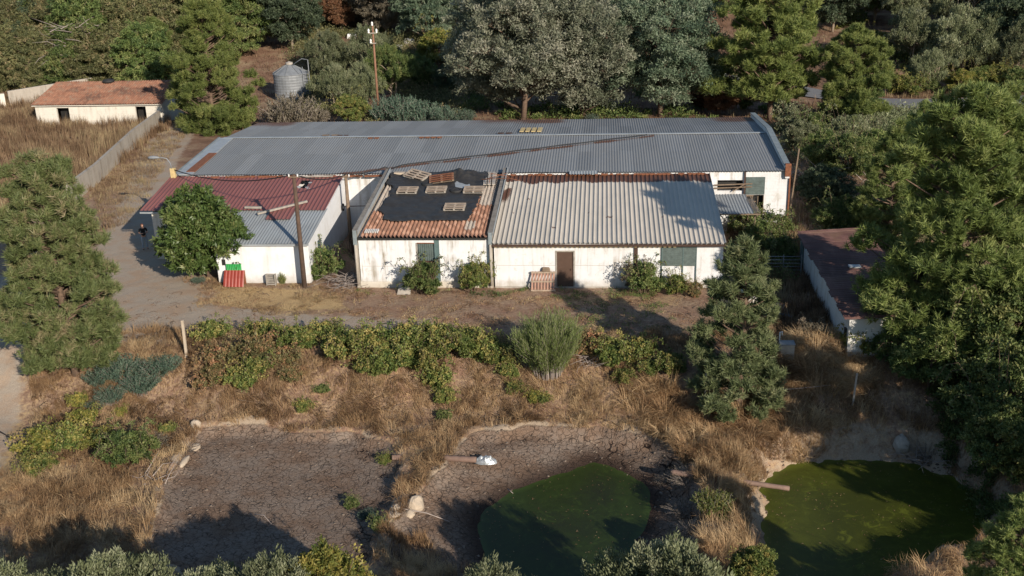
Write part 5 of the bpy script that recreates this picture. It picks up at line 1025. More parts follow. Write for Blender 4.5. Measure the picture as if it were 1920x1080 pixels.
# wood on the left hill: rows of eucalyptus
rw = np.random.RandomState(8); k = 0
rows = [(166, 42, -20, 300, .66), (140, 50, -30, 330, .85), (108, 52, -10, 470, .95), (76, 55, -30, 490, 1.0), (46, 58, 0, 500, 1.0), (18, 62, -30, 500, 1.05)]
rows = [(v, list(range(a, b_, st)), s) for v, st, a, b_, s in rows]
ordn = ['first', 'second', 'third', 'fourth', 'fifth', 'sixth', 'seventh', 'eighth', 'ninth', 'tenth', 'eleventh', 'twelfth']; rown = ['front', 'second', 'third', 'fourth', 'fifth', 'rearmost']
for ri, (v, us, s) in enumerate(rows):
    for ui, u in enumerate(us):
        q = at(u+rw.uniform(-10, 10), v+rw.uniform(-5, 5)); q = (q[0], q[1], hz(q[0], q[1])-(1.6 if ri < 2 else .8))
        if u > 230 and ri < 2 and u > 260: mm = 'green_bush' if rw.rand() < .4 else 'euc'
        else: mm = ['euc', 'euc', 'euc', 'green_bush', 'euc_dark'][rw.randint(5)]
        plant(euA if rw.rand() < .5 else euB, 'eucalyptus_tree', q, s*rw.uniform(.8, 1.12), rw.uniform(0, 6.28), 'drooping eucalyptus, %s from the left in the %s row of the left wood' % (ordn[ui], rown[ri]), 'eucalyptus tree', 'eucalyptus wood on the left hill', mat_=mm)
for u, v, s, rz, lb, mm, pr in ((548, 95, .62, 1, 'bluish dark eucalyptus above the silo in the shade', 'euc_dark', 'e'), (500, 60, .7, 2, 'dark eucalyptus left of the bluish one above the silo', 'euc', 'e'), (600, 45, .75, 3, 'yellow green tree between silo and far pole at the top edge', 'yellow_bush', 'e'),
        (640, 60, .42, 4, 'reddish brown dying tree left of the far pole top', 'rust_leaf', 'e'), (690, 50, .6, 5, 'reddish bare crown right behind the far pole top', 'dry_bush', 'e'), (725, 70, .55, 0, 'grey purple twiggy tree right of the far pole top', 'dry_bush', 'e'), (740, 30, .8, 1.2, 'grey leaved tree at the top edge right of the far pole', 'acacia', 'e'),
        (800, 88, .68, 2.2, 'dark green tree at the top edge left of the acacias', 'acacia_green', 'e'), (855, 65, .75, 3.2, 'dark green tree close against the acacia crowns', 'euc_dark', 'e'), (900, 40, .9, 4.2, 'dark tree showing above the leftmost acacia', 'acacia_green', 'e'), (640, 15, .9, 5.1, 'green tree at the top edge above the dying tree', 'green_bush', 'e'), (560, 10, 1., .4, 'dark tree at the top edge above the silo', 'euc_dark', 'e'), (770, 5, .9, 1.1, 'deep green tree at the top edge left of the acacia tops', 'euc_dark', 'e'),
        (1330, 45, .6, 2, 'green tree at the top edge between acacias and gable pine', 'green_bush', 'e'), (1350, 18, .8, 3, 'tree at the top edge behind the gable pine', 'euc', 'e'), (1560, 60, .6, 1, 'dark tree behind the yellow green pine', 'euc_dark', 'e'), (1640, 40, .55, 2, 'green tree at the top edge left of the upper olives', 'green_bush', 'e'), (1680, 8, .6, 4, 'dark tree at the top edge above the upper olives', 'euc_dark', 'e'),
        (1750, 5, .7, 3, 'dark wide tree at the top edge above the large silver olive', 'euc_dark', 'e'), (1860, 40, .75, 5, 'dark tree at the top edge left of the yellow green one', 'euc_dark', 'e'), (1905, 70, .8, 0, 'yellow green tree in the top right picture corner', 'yellow_bush', 'e'), (1905, 130, .7, 1, 'very dark tree at the right edge above the vines', 'euc_dark', 'e'), (1600, 20, .7, 1.7, 'tree at the top edge above the yellow green pine', 'green_bush', 'e'), (1460, 5, .8, 2.7, 'tree at the top edge above the gable pine', 'euc', 'e'),
        (1615, 236, .36, 2.3, 'small dark oak left of the asphalt road', 'green_bush', 'e'), (1562, 232, .28, 4.3, 'small dark shrubby tree right of the gable pine trunk', 'euc_dark', 'e')):
    plant(euB if int(rz) % 2 else euA, 'leafy_tree', gp(u, v), s*(1.3 if s > .4 else 1), rz, lb, 'tree', 'mixed trees behind the buildings', mat_=mm)

# ------------------------------------------------------------------ shrubs and brambles
brA = lobed_protos(21, 1.15, 1.0, .0, 'bramble', sprays=30, nl=18, nc=16, leaf=30, L=.13, W=.075, lobe=.34, cr=.36, stems=3, bark='bark', trunk_r=.02, tv=.24)
brB = lobed_protos(22, 1.0, 1.05, .0, 'bramble', sprays=34, nl=18, nc=16, leaf=30, L=.13, W=.08, lobe=.32, cr=.36, stems=3, bark='bark', trunk_r=.02, tv=.26)
spA = sprig_protos(23, 1.0, 1.0, 'sage', stems=120, leaf=40, L=.10, W=.028, bark='dead')
brm = sprig_protos(24, 3.0, 1.5, 'broom', stems=300, leaf=110, L=.17, W=.022, needle=True, curve=.42, spread=1.0, wr=.012, bark='dead')
twg = sprig_protos(25, 1.0, 1.0, 'dry_bush', stems=110, leaf=10, L=.10, W=.02, needle=True, spread=1.5, wr=.009, bark='dead')
def shrubs(rows, group, name, cat, default, mats=None):
    for i, r_ in enumerate(rows):
        u, v, s, lb = r_[:4]; mm = r_[4] if len(r_) > 4 else None; pr = r_[5] if len(r_) > 5 else default[i % len(default)]
        k_ = r_[6] if len(r_) > 6 else 1
        if pr is bu and s > 1.35: pr = bb; s = s/2.25; mm = mm or 'green_bush'
        plant(pr, name, gp(u, v), s, (i*1.7) % 6.28, lb, cat, group, mat_=mm, sz=s*k_)
shrubs([(397, 637, .85, 'small bramble at the left end of the hedge, nearest the concrete post'), (495, 640, .95, 'bramble between the small left one and the long hedge'), (562, 652, .95, 'leftmost bush of the long bramble hedge'),
    (605, 640, .9, 'high bush near the left end of the long hedge'), (650, 668, 1.15, 'bramble in the left third of the long hedge, with yellowing leaves'), (700, 660, 1.1, 'bramble left of the hedge middle'), (735, 690, 1.1, 'lower bramble bulging down below the hedge middle'), (760, 655, 1.1, 'bramble at the upper middle of the long hedge'), (800, 690, 1.1, 'bramble right of the hedge middle, low on the bank'), (818, 652, 1.1, 'high bramble right of the hedge middle'), (868, 662, 1.05, 'bramble in the right third of the long hedge'), (905, 668, .95, 'bramble near the right end of the long hedge'), (940, 680, .8, 'rightmost bush of the long hedge beside the broom'), (885, 640, .7, 'small peak on the right part of the long hedge'), (690, 700, .8, 'low bramble under the left third of the hedge')],
    'brambles of the long hedge on the bank', 'bramble_bush', 'bramble', [brA, brB])
shrubs([(822, 722, .8, 'bramble hanging down the bank below the hedge'), (835, 752, .55, 'small bramble just under the hanging one'), (832, 785, .4, 'tiny bright bramble lowest below the hedge', 'green_bush'), (952, 705, .55, 'bramble left of the broom foot'), (968, 735, .5, 'bramble in the chain below the broom'), (1003, 752, .45, 'yellow green bramble in the chain below the broom', 'yellow_bush'), (1018, 752, .38, 'rightmost small bramble of the chain below the broom'),
    (603, 736, .36, 'small bright bramble alone in the dry grass', 'green_bush'), (572, 768, .45, 'small bramble alone above the dry pond'), (548, 712, .6, 'bramble with reddish leaves above the dry pond', 'bramble_red'), (455, 725, .85, 'yellow green bramble above the left dry pond rim'), (475, 705, .9, 'green bramble below the hedge left end'), (420, 690, 1.0, 'reddish bramble right of the concrete post', 'bramble_red'), (480, 672, 1.0, 'reddish bramble below the second small bush', 'bramble_red'), (532, 682, .8, 'reddish bramble between hedge and dry grass', 'bramble_red'), (395, 725, .8, 'thin reddish bramble below the concrete post', 'bramble_red'),
    (1112, 660, .95, 'brown and green bramble just right of the broom', 'bramble_red'), (1150, 678, 1.0, 'bramble right of the broom in tree shade'), (1195, 672, .9, 'green bramble between broom and small pine'), (1170, 715, .55, 'bramble trailing down right of the broom'), (1255, 695, .8, 'bramble left of the small pine foot'), (1215, 700, .6, 'low bramble trailing left of the small pine')],
    'brambles scattered on the bank', 'bramble_bush', 'bramble', [brB, brA])
shrubs([(80, 850, 1.0, 'leftmost yellow green bramble of the lower left clump', 'yellow_bush'), (75, 885, .75, 'lowest bramble of the lower left clump', 'bramble'), (130, 838, .9, 'bramble in the middle of the lower left clump', 'bramble'), (180, 840, .8, 'yellow bramble at the right of the lower left clump', 'yellow_bush'), (155, 800, .7, 'bramble above the lower left clump', 'yellow_bush'), (150, 758, .5, 'bright yellow bramble left of the sage bushes', 'yellow_bush'),
    (246, 868, 1.1, 'round fresh green bush left of the dry pond', 'green_bush', lq and bu, .8), (312, 812, .4, 'small yellow green bush at the dry pond top left corner'), (227, 778, .35, 'tiny yellow bush below the sage bushes', 'yellow_bush'),
    (1326, 748, .35, 'small yellow plant at the foot of the slim post', 'yellow_bush'), (1605, 655, .9, 'yellow green bush at the front of the maroon shed', 'yellow_bush'), (1660, 665, 1.2, 'dark bramble right of the yellow bush at the maroon shed', 'green_bush'), (1715, 700, 1.3, 'dark bramble under the biggest near pine', 'green_bush')],
    'bushes beyond the long hedge', 'bramble_bush', 'bramble', [brA, brB])
shrubs([(190, 718, 1.0, 'leftmost blue green sage bush'), (225, 705, 1.3, 'largest blue green sage bush below the left pine'), (262, 730, 1.2, 'low blue green sage bush, nearest the dry grass'), (295, 700, 1.15, 'blue green sage bush left of the concrete post'), (210, 750, .9, 'small sage bush at the front of the group'), (318, 690, .8, 'rightmost sage bush touching the concrete post'), (180, 765, .6, 'little dark sage bush beside the yellow bramble')],
    'blue green sage bushes on the left bank', 'sage_bush', 'bush', [spA])
q = at(1028, 695); plant(brm, 'broom_bush', (q[0], q[1], q[2]-.05), 1.1, .5, 'tall feathery green broom bush in the middle of the bank', 'broom bush', sz=1.35)
shrubs([(608, 522, 1.1, 'leafy green bush in front of the gap between the white walls', 'green_bush', bu, .95), (795, 552, 1.05, 'green shrub in front of the shuttered doorway', 'green_bush', bu, 1.0), (820, 520, .5, 'side branch shrub right of the doorway shrub', 'green_bush', bu), (885, 546, .75, 'thin open shrub at the right corner of the stained wall', 'bramble', bu, 1.3), (912, 540, .45, 'twiggy shrub by the downpipe between outbuildings', 'bramble', bu, 2),
    (1210, 550, 1.0, 'green shrub against the cracked wall right of the door', 'green_bush', bu), (1192, 545, .7, 'pinkish dry shrub at the wall downpipe', 'dry_bush', bu, 1.3), (1268, 552, .65, 'yellowish shrub under the grey shutter', 'bramble', bu), (1300, 556, .5, 'reddish low shrub at the right end of the white wall', 'bramble_red', bu), (530, 532, .3, 'small climbing plant on the white lean-to wall', 'bramble', spA, 3.2),
    (372, 530, .5, 'grey green weed clump under the round tree', 'sage', spA), (1395, 440, 1.0, 'tall weedy bush behind the white sheet roof corner', 'green_bush', bu), (1420, 470, 1.1, 'dark bush between outbuilding and maroon shed', 'green_bush', bu), (1452, 450, 1.0, 'dark bush below the barn right wall', 'green_bush', bu), (1465, 490, .9, 'dark bush behind the metal gate', 'green_bush', bu), (1520, 640, .6, 'brown green weed at the shed front corner', 'dry_bush', bu)],
    'shrubs along the walls', 'wall_shrub', 'shrub', [bu])
shrubs([(548, 242, 3.3, 'grey dry bush hanging over the left part of the barn roof edge', 'dry_bush', spA, 1.3), (590, 238, 1.9, 'grey bush touching the barn roof edge right of the biggest dry one', 'dry_bush', spA, 1.3), (660, 232, 1.6, 'yellow green bush at the barn back wall below the olives', 'bramble', bu), (825, 128, 2.6, 'yellow green round bush left of the acacia crowns', 'yellow_bush', bu, 1.0),
    (725, 228, 2.0, 'leftmost teal sapling behind the barn', 'sage', spA, 1.6), (758, 230, 2.2, 'tallest teal sapling behind the barn', 'sage', spA, 1.6), (795, 230, 2.0, 'teal sapling right of the tallest one', 'sage', spA, 1.4), (832, 231, 1.7, 'fourth teal sapling behind the barn', 'sage', spA, 1.3), (868, 231, 1.5, 'rightmost teal sapling behind the barn', 'sage', spA, 1.2), (790, 170, 1.7, 'dark shrub in the shade left of the acacias', 'green_bush', bu, 1.3), (840, 175, 1.5, 'dark low shrub at the shaded foot of the acacias', 'euc_dark', bu, 1.2),
    (1110, 228, .8, 'small sapling between the acacia trunks', 'sage', spA, 1.3), (1165, 226, .5, 'dry sapling left of the rightmost acacia trunk', 'dry_bush', spA, 1.5), (1310, 205, 1.4, 'rusty dry shrub left of the gable pine', 'rust_leaf', bu), (1350, 215, 1.6, 'rusty brown shrub by the gable pine trunk', 'rust_leaf', bu), (1395, 205, 1.0, 'green shrub under the gable pine', 'bramble', bu), (1480, 245, 1.3, 'grey green shrub right of the barn gable', 'olive', bu), (1500, 285, 1.5, 'olive green shrub right of the barn gable top', 'olive', bu), (1520, 260, 1.3, 'dark shrub uphill right of the barn gable', 'green_bush', bu), (1540, 320, 1.7, 'large dark shrub right of the barn corner', 'green_bush', bu), (1545, 395, 1.7, 'dark bush between barn corner and big pines', 'euc_dark', bu), (1590, 340, 2.0, 'spreading green bush among the right pines', 'green_bush', bu), (1585, 285, 1.7, 'grey green shrub left of the right pines', 'olive', bu), (1630, 262, 1.0, 'pale shrub below the asphalt road', 'olive', bu), (1700, 285, 1.3, 'shrub in the shade below the road', 'green_bush', bu), (1640, 320, 1.8, 'green shrub between the right pines and barn', 'pine', bu), (1570, 440, 1.4, 'dark bush behind the back of the maroon shed', 'green_bush', bu), (1500, 330, .9, 'bare grey twiggy bush right of the barn corner', 'dry_bush', twg, 1.5), (1560, 365, 1.6, 'tangled dry twigs right of the barn', 'dry_bush', twg, 1.),
    (1682, 178, 1.2, 'vine clump left along the far side of the road', 'yellow_bush', bu), (1710, 180, 1.2, 'vine clump in the middle of the far road side', 'bramble', bu), (1740, 175, 1.1, 'vine clump under the low road olive', 'green_bush', bu), (1800, 178, 1.5, 'vine row bush right of the low road olive', 'yellow_bush', bu), (1835, 172, 1.5, 'vine row bush near the right olives', 'bramble', bu), (1870, 172, 1.6, 'vine row bush before the right picture edge', 'yellow_bush', bu), (1910, 178, 1.6, 'vine row bush at the right picture edge', 'green_bush', bu), (1640, 110, 1.8, 'leafy bush right of the yellow green pine', 'yellow_bush', bu), (1720, 95, 2.0, 'yellow leaved bush between the upper right olives', 'yellow_bush', bu), (1660, 160, 1.3, 'green bush left of the road bend olive', 'green_bush', bu)],
    'shrubs beyond the buildings', 'shrub', 'shrub', [bu])
shrubs([(1700, 640, 2.0, 'dark shrub left under the biggest near pine', 'green_bush', bu), (1800, 690, 2.1, 'tall dark shrub in front of the biggest near pine', 'green_bush', bu, 1.3), (1885, 720, 2.5, 'large dark shrub at the right picture edge', 'green_bush', bu, 1.2), (1740, 720, 1.8, 'dark shrub at the foot of the biggest near pine', 'green_bush', bu), (1880, 840, 2.4, 'deep green bush on the right bank of the right pond', 'green_bush', bu), (1900, 900, 1.8, 'deep green bush above the corner pine', 'green_bush', bu),
    (1335, 960, .9, 'open green bush on the ridge between middle and right ponds', 'bramble', spA, 1.3), (1362, 975, .5, 'smaller green bush on the ridge between the ponds', 'bramble', spA, 1.2), (690, 968, .5, 'grey green weed at the dry pond right corner', 'sage', spA, .8), (712, 995, .35, 'green weed below the pale boulders', 'green_bush', bu), (722, 870, .3, 'green weed tuft left of the short brown pipe', 'bramble', bu), (660, 952, .3, 'small green weed in the dry pond', 'green_bush', bu), (1290, 905, .8, 'dark tangle of twigs on the ridge by the right pipe', 'dry_bush', twg), (1285, 960, .8, 'dark twig tangle below the ridge pipe', 'dry_bush', twg), (1300, 1000, .6, 'twig tangle on the right mud edge of the middle pond', 'dry_bush', twg),
    (1735, 862, .7, 'dead branchy bush on the far bank of the right pond', 'dry_bush', twg, 1.6), (1245, 905, .4, 'twigs on the mud left of the ridge pipe', 'dry_bush', twg), (350, 845, .5, 'grey dry brush left of the dry pond', 'dry_bush', twg, .6), (290, 835, .9, 'soft grey dry brush right of the round green bush', 'dry_bush', spA, .6)],
    'shrubs round the ponds', 'shrub', 'shrub', [bu])
for i, (u, v, s, lb) in enumerate(((615, 1220, 1.5, 'yellow green bush at the bottom edge right of the olive row'), (640, 1200, 1.3, 'tall yellow leaved bush at the bottom edge below the dry pond corner'), (715, 1215, 1.0, 'small yellow leaved bush at the bottom edge left of the middle pond'), (1410, 1130, .9, 'green bush at the bottom edge left of the right pond'))):
    q = pz(u, v, -1.7); plant(yb, 'bramble_bush', (q[0], q[1], -1.7), s*.72, i, lb, 'bramble', 'yellow bushes along the bottom edge', mat_='yellow_bush' if i < 3 else 'bramble')
# dead wood
def brush(cx, cy, cz, n, Lr, rad, label, seed, hh=.6, name='branch_heap', m='dead', grp=None):
    r = np.random.RandomState(seed); b = MB()
    for k in range(n):
        a = r.uniform(0, 6.28); L = r.uniform(.5, 1)*Lr; p = np.array([cx, cy, cz])+np.array([r.normal(0, rad), r.normal(0, rad), r.uniform(0, hh)]); d = np.array([math.cos(a), math.sin(a), r.uniform(-.25, .45)]); m1 = p+d*L*.5+r.normal(0, .08*L, 3); e = p+d*L+r.normal(0, .12*L, 3)
        b.tube([tuple(p), tuple(m1), tuple(e)], [.018*Lr/1.5+.006, .014*Lr/1.5, .005], 4)
    tag(b.build(name, M[m]), label, 'branch heap', grp, 'stuff')
q = at(645, 537); brush(q[0], q[1]+.3, q[2], 120, 1.1, .55, 'pile of dry vine cuttings at the gap between the white walls', 1, .5)
q = at(285, 905); brush(q[0], q[1], q[2], 14, 1.6, .3, 'bleached fallen branches left of the dry pond', 2, .25)
q = at(1735, 870); brush(q[0], q[1], q[2], 30, 1.6, .35, 'fallen grey branches over the right pond edge', 3, .5)
q = py(140, 112, 66); brush(q[0], q[1], q[2], 90, 3.6, 1.6, 'tangle of bare grey branches in front of the left wood', 4, 4)
q = at(1545, 350); brush(q[0], q[1], q[2], 70, 2.2, 1.2, 'bare grey branches right of the barn', 6, 1)
q = at(1105, 690); brush(q[0], q[1], q[2]+.2, 26, 1.0, .25, 'pale bare twigs between the broom and the brown bramble', 7, .4)

# ------------------------------------------------------------------ grass, weeds and litter
def scatter(name, m, poly, n, L, W, lean, seed, label, cat, dens=None, flow=1.0, zoff=-.03, tint=(.5, .18), exclude=(), clump=1.2):
    r = np.random.RandomState(seed); P = np.array(poly); X = r.uniform(P[:, 0].min(), P[:, 0].max(), n*4); Y = r.uniform(P[:, 1].min(), P[:, 1].max(), n*4)
    ok = (sdf(poly, X, Y)+(fbm(X*1.1, Y*1.1)-.5)*1.6 < 0)
    for e in exclude: ok &= sdf(e, X, Y)+(fbm(X*1.5, Y*1.5)-.5)*.7 > .15
    dn = ss(fbm(X*.7+seed, Y*.7), .30, .55)*.8+.2
    if dens is not None: dn = dn*dens(X, Y)
    ok &= r.rand(n*4) < dn; X = X[ok][:n]; Y = Y[ok][:n]; k = len(X); Z = H(X, Y)+zoff
    hgt = L*r.uniform(.45, 1.2, k)*(.5+1.0*ss(fbm(X*clump, Y*clump+seed), .25, .75))
    ang = 2*np.pi*fbm(X*.8+31+seed, Y*.8, 3)*3.2+r.normal(0, .6, k); ln = np.clip(lean+r.normal(0, .3, k)+(fbm(X*1.3, Y*1.3+50)-.5)*1.0*flow, 0, 1.45)
    hx, hy = np.cos(ang), np.sin(ang); sx, sy = -hy, hx
    p0 = np.stack([X, Y, Z], 1); u1 = np.stack([hx*np.sin(ln*.55), hy*np.sin(ln*.55), np.cos(ln*.55)], 1); u2 = np.stack([hx*np.sin(ln*1.25), hy*np.sin(ln*1.25), np.cos(ln*1.25)], 1)
    S = np.stack([sx, sy, r.normal(0, .5, k)], 1); S = norm(S); w_ = (W*r.uniform(.6, 1.3, k))[:, None]
    p1 = p0+u1*(hgt*.55)[:, None]; p2 = p1+u2*(hgt*.5)[:, None]
    V = np.stack([p0-S*w_*.5, p0+S*w_*.5, p1+S*w_*.4, p1-S*w_*.4, p2], 1).reshape(-1, 3); b0 = np.arange(k)*5
    F4 = np.stack([b0, b0+1, b0+2, b0+3], 1); F3 = np.stack([b0+3, b0+2, b0+4], 1)
    T = np.clip(tint[0]+(fbm(X*.5+seed*3, Y*.5)-.5)*1.5+(fbm(X*2.5+seed, Y*2.5, 2)-.5)*.7+r.normal(0, tint[1], k), 0, 1); o = np.array([X.mean(), Y.mean(), 0])
    tag(link(name, mesh_np(name, V-o, F4, F3, dict(tint=np.repeat(T, 5))), M[m], None, tuple(o)), label, cat, None, 'stuff')
ponds = (P1, P2, W3)
bank = wpoly([(-120, 660), (100, 668), (330, 655), (700, 672), (1280, 668), (1420, 640), (1700, 640), (2000, 700), (2000, 800), (1900, 900), (1600, 815), (1410, 860), (1290, 850), (1200, 800), (860, 790), (840, 900), (790, 930), (700, 1010), (720, 860), (690, 800), (400, 795), (330, 880), (280, 1010), (150, 1100), (-120, 1100)], -1.2)
scatter('dry_grass', 'straw', bank, 210000, .44, .017, 1.0, 1, 'long matted dry grass covering the bank above and between the ponds', 'dry grass', exclude=ponds+(wpoly([(-120, 600), (30, 610), (60, 640), (40, 740), (50, 830), (-100, 880)], -.6),))
scatter('dry_grass', 'straw', wpoly([(1270, 850), (1420, 850), (1440, 900), (1400, 960), (1440, 1100), (1300, 1110), (1300, 960)], -2), 14000, .6, .017, .8, 2, 'dry grass on the ridge between middle and right ponds', 'dry grass', exclude=(P2, W3))
scatter('dry_grass', 'straw', wpoly([(1640, 1045), (1800, 1020), (1900, 980), (1980, 1000), (1980, 1130), (1600, 1140)], -1.9), 9000, .5, .017, .8, 22, 'dry grass mound at the bottom right pond edge', 'dry grass', exclude=(W3,))
scatter('dry_grass', 'straw', wpoly([(620, 1000), (760, 985), (900, 1060), (900, 1130), (560, 1130)], -2), 9000, .4, .017, .8, 3, 'thin dry grass below the boulders at the bottom edge', 'dry grass', exclude=(P1, W2))
scatter('tall_grass', 'straw', wpoly([(1120, 700), (1320, 760), (1440, 700), (1620, 650), (1640, 760), (1500, 800), (1420, 850), (1280, 830), (1180, 760)], -1.2), 30000, .8, .02, 1.15, 4, 'tall pale arching dry grass left of and below the maroon shed', 'dry grass', exclude=ponds)
scatter('field_weeds', 'weeds', wpoly([(-60, 196), (60, 190), (330, 225), (180, 345), (150, 372), (-60, 420)], 0), 60000, .85, .035, .15, 5, 'brown upright weeds in the field before the tiled shed', 'weeds', tint=(.42, .2))
scatter('yard_litter', 'litter', wpoly([(640, 545), (1300, 545), (1420, 600), (1300, 660), (700, 610), (600, 560)], 0), 42000, .10, .03, 1.1, 6, 'rusty leaf litter and stubble over the yard before the outbuildings', 'leaf litter')
scatter('yard_litter', 'litter', wpoly([(340, 520), (680, 540), (680, 590), (500, 592), (380, 575)], 0), 22000, .14, .02, 1.0, 7, 'straw stubble in front of the white lean-to', 'stubble', tint=(.75, .15))
scatter('yard_litter', 'litter', wpoly([(130, 545), (400, 545), (640, 600), (900, 600), (900, 640), (330, 655), (120, 650)], 0), 9000, .09, .025, 1.1, 8, 'scattered dry stubble on the gravel track', 'stubble')
scatter('lane_weeds', 'weeds', wpoly([(170, 350), (310, 240), (350, 245), (300, 330), (240, 420), (190, 440)], 0), 14000, .3, .025, .5, 9, 'dry weeds along the grey block wall', 'weeds', tint=(.7, .2))
scatter('forest_weeds', 'weeds', wpoly([(430, 252), (1480, 232), (1560, 240), (1560, 60), (430, 60)], 0), 30000, .5, .06, .5, 10, 'dry undergrowth behind the barn', 'undergrowth', tint=(.35, .2), exclude=([(p[0], p[1]-2.6) for p in road_pts]+[(p[0], p[1]+3.8) for p in road_pts[::-1]],))
scatter('forest_weeds', 'weeds', wpoly([(1480, 470), (1600, 440), (1960, 300), (1960, 120), (1480, 200)], 0), 26000, .6, .05, .5, 11, 'dry undergrowth between the barn and the road', 'undergrowth', tint=(.5, .2), exclude=([(p[0], p[1]-2.6) for p in road_pts]+[(p[0], p[1]+3.8) for p in road_pts[::-1]],))
scatter('weeds', 'weeds', wpoly([(1360, 415), (1500, 425), (1530, 520), (1570, 650), (1400, 660), (1410, 540), (1370, 500)], 0), 22000, .6, .03, .4, 12, 'brown weeds between the outbuilding and the maroon shed', 'weeds', tint=(.4, .2))
scatter('green_weeds', 'green_bush', wpoly([(660, 545), (1340, 540), (1340, 556), (660, 560)], 0), 5000, .18, .02, .6, 13, 'thin green weeds at the foot of the outbuilding walls', 'weeds', dens=lambda X, Y: ss(fbm(X*.9, Y*.9), .5, .62))
scatter('pale_stalks', 'straw', wpoly([(0, 870), (330, 870), (300, 990), (0, 1010)], -1.4), 6000, .5, .018, .95, 14, 'pale upright stalks in the lower left corner', 'dry grass', tint=(.6, .2), exclude=(P1,))

def undergrowth(poly, n, hmax, seed, label, m, L=.22, lo=.42):
    """low thicket: leafy hummocks over the ground, one mass"""
    r = np.random.RandomState(seed); P = np.array(poly); X = r.uniform(P[:, 0].min(), P[:, 0].max(), n*5); Y = r.uniform(P[:, 1].min(), P[:, 1].max(), n*5)
    ok = (sdf(poly, X, Y) < 0) & (fbm(X*.16+seed, Y*.16) > lo); X = X[ok][:n]; Y = Y[ok][:n]; k = len(X); Z = H(X, Y); h = hmax*r.uniform(.25, 1, k)*ss(fbm(X*.16+seed, Y*.16), lo-.05, lo+.2)+.15
    nl = 56; lv = Leaves(); d = rdir(r, k*nl); d[:, 2] = np.abs(d[:, 2]); hh = np.repeat(h, nl)[:, None]
    Q = np.repeat(np.stack([X, Y, Z], 1), nl, 0)+d*hh*r.uniform(.6, 1.05, (k*nl, 1))*[1.1, 1.1, 1]
    D = norm(d*.8+rdir(r, k*nl)*.8+[0, 0, .2]); S = norm(np.cross(D, rdir(r, k*nl)))
    T = np.repeat(r.normal(.45, .17, k), nl)+r.normal(0, .1, k*nl); o = np.array([X.mean(), Y.mean(), 0])
    lv.quads(Q-o, D, S, L*r.uniform(.6, 1.3, k*nl), L*.45*r.uniform(.7, 1.2, k*nl), T)
    tag(link('undergrowth', lv.mesh('undergrowth'), M[m], None, tuple(o)), label, 'undergrowth', None, 'stuff')
undergrowth(wpoly([(560, 232), (860, 230), (860, 120), (740, 120), (640, 60), (560, 130)], 0), 1500, 1.9, 31, 'green thicket between the far pole and the barn', 'euc')
undergrowth(wpoly([(-200, 150), (20, 175), (330, 160), (500, 60), (560, -20), (-200, -40)], 0), 2600, 2.6, 32, 'low growth under the left wood', 'euc', .35, .3)
undergrowth(wpoly([(860, 225), (1480, 225), (1480, 40), (900, 40)], 0), 1500, 1.5, 33, 'sparse low growth under the acacias', 'green_bush', .28, .5)
undergrowth(wpoly([(1460, 240), (1560, 470), (1960, 420), (1960, 215), (1620, 212), (1560, 222)], 0), 1700, 1.5, 34, 'thicket among the right pines', 'olive', .22, .46)
undergrowth(wpoly([(1560, 165), (1960, 165), (1960, -30), (1560, -30)], 0), 2400, 2.2, 35, 'green growth across the road', 'bramble', .35, .40)
undergrowth(wpoly([(540, 100), (860, 80), (860, -20), (520, -20)], 0), 1300, 2.4, 36, 'growth beyond the silo at the top edge', 'green_bush', .35, .42)
undergrowth(wpoly([(1640, 650), (1960, 640), (1960, 1000), (1850, 900), (1780, 820), (1700, 760)], -1.4), 1500, .8, 37, 'dark thicket on the right bank below the big pines', 'green_bush', .14, .42)
undergrowth(wpoly([(1370, 420), (1490, 430), (1500, 520), (1440, 560), (1380, 520)], 0), 260, .8, 38, 'green weeds below the canopy', 'green_bush', .14, .35)
def floaters(poly, z, n, seed, label):
    r = np.random.RandomState(seed); P = np.array(poly); X = r.uniform(P[:, 0].min(), P[:, 0].max(), n*3); Y = r.uniform(P[:, 1].min(), P[:, 1].max(), n*3)
    d = sdf(poly, X, Y); ok = (d < -.1) & (r.rand(n*3) < .25+.75*np.exp(d/.8)+.3*(fbm(X*.6, Y*.6) > .55)); X = X[ok][:n]; Y = Y[ok][:n]; k = len(X); a = r.uniform(0, 6.28, k); D = np.stack([np.cos(a), np.sin(a), 0*a], 1); S = np.stack([-np.sin(a), np.cos(a), 0*a], 1)
    lv = Leaves(); o = np.array([X.mean(), Y.mean(), z+.012]); lv.quads(np.stack([X, Y, np.full(k, z+.012)], 1)-o, D, S, r.uniform(.03, .13, k), r.uniform(.01, .05, k), r.uniform(0, 1, k))
    tag(link('floating_litter', lv.mesh('floating_litter'), M['litter'], None, tuple(o)), label, 'floating litter', None, 'stuff')
floaters(W2, Z2, 260, 41, 'leaves and bits floating on the middle pond'); floaters(W3, Z3, 420, 42, 'leaves and bits floating on the right pond')
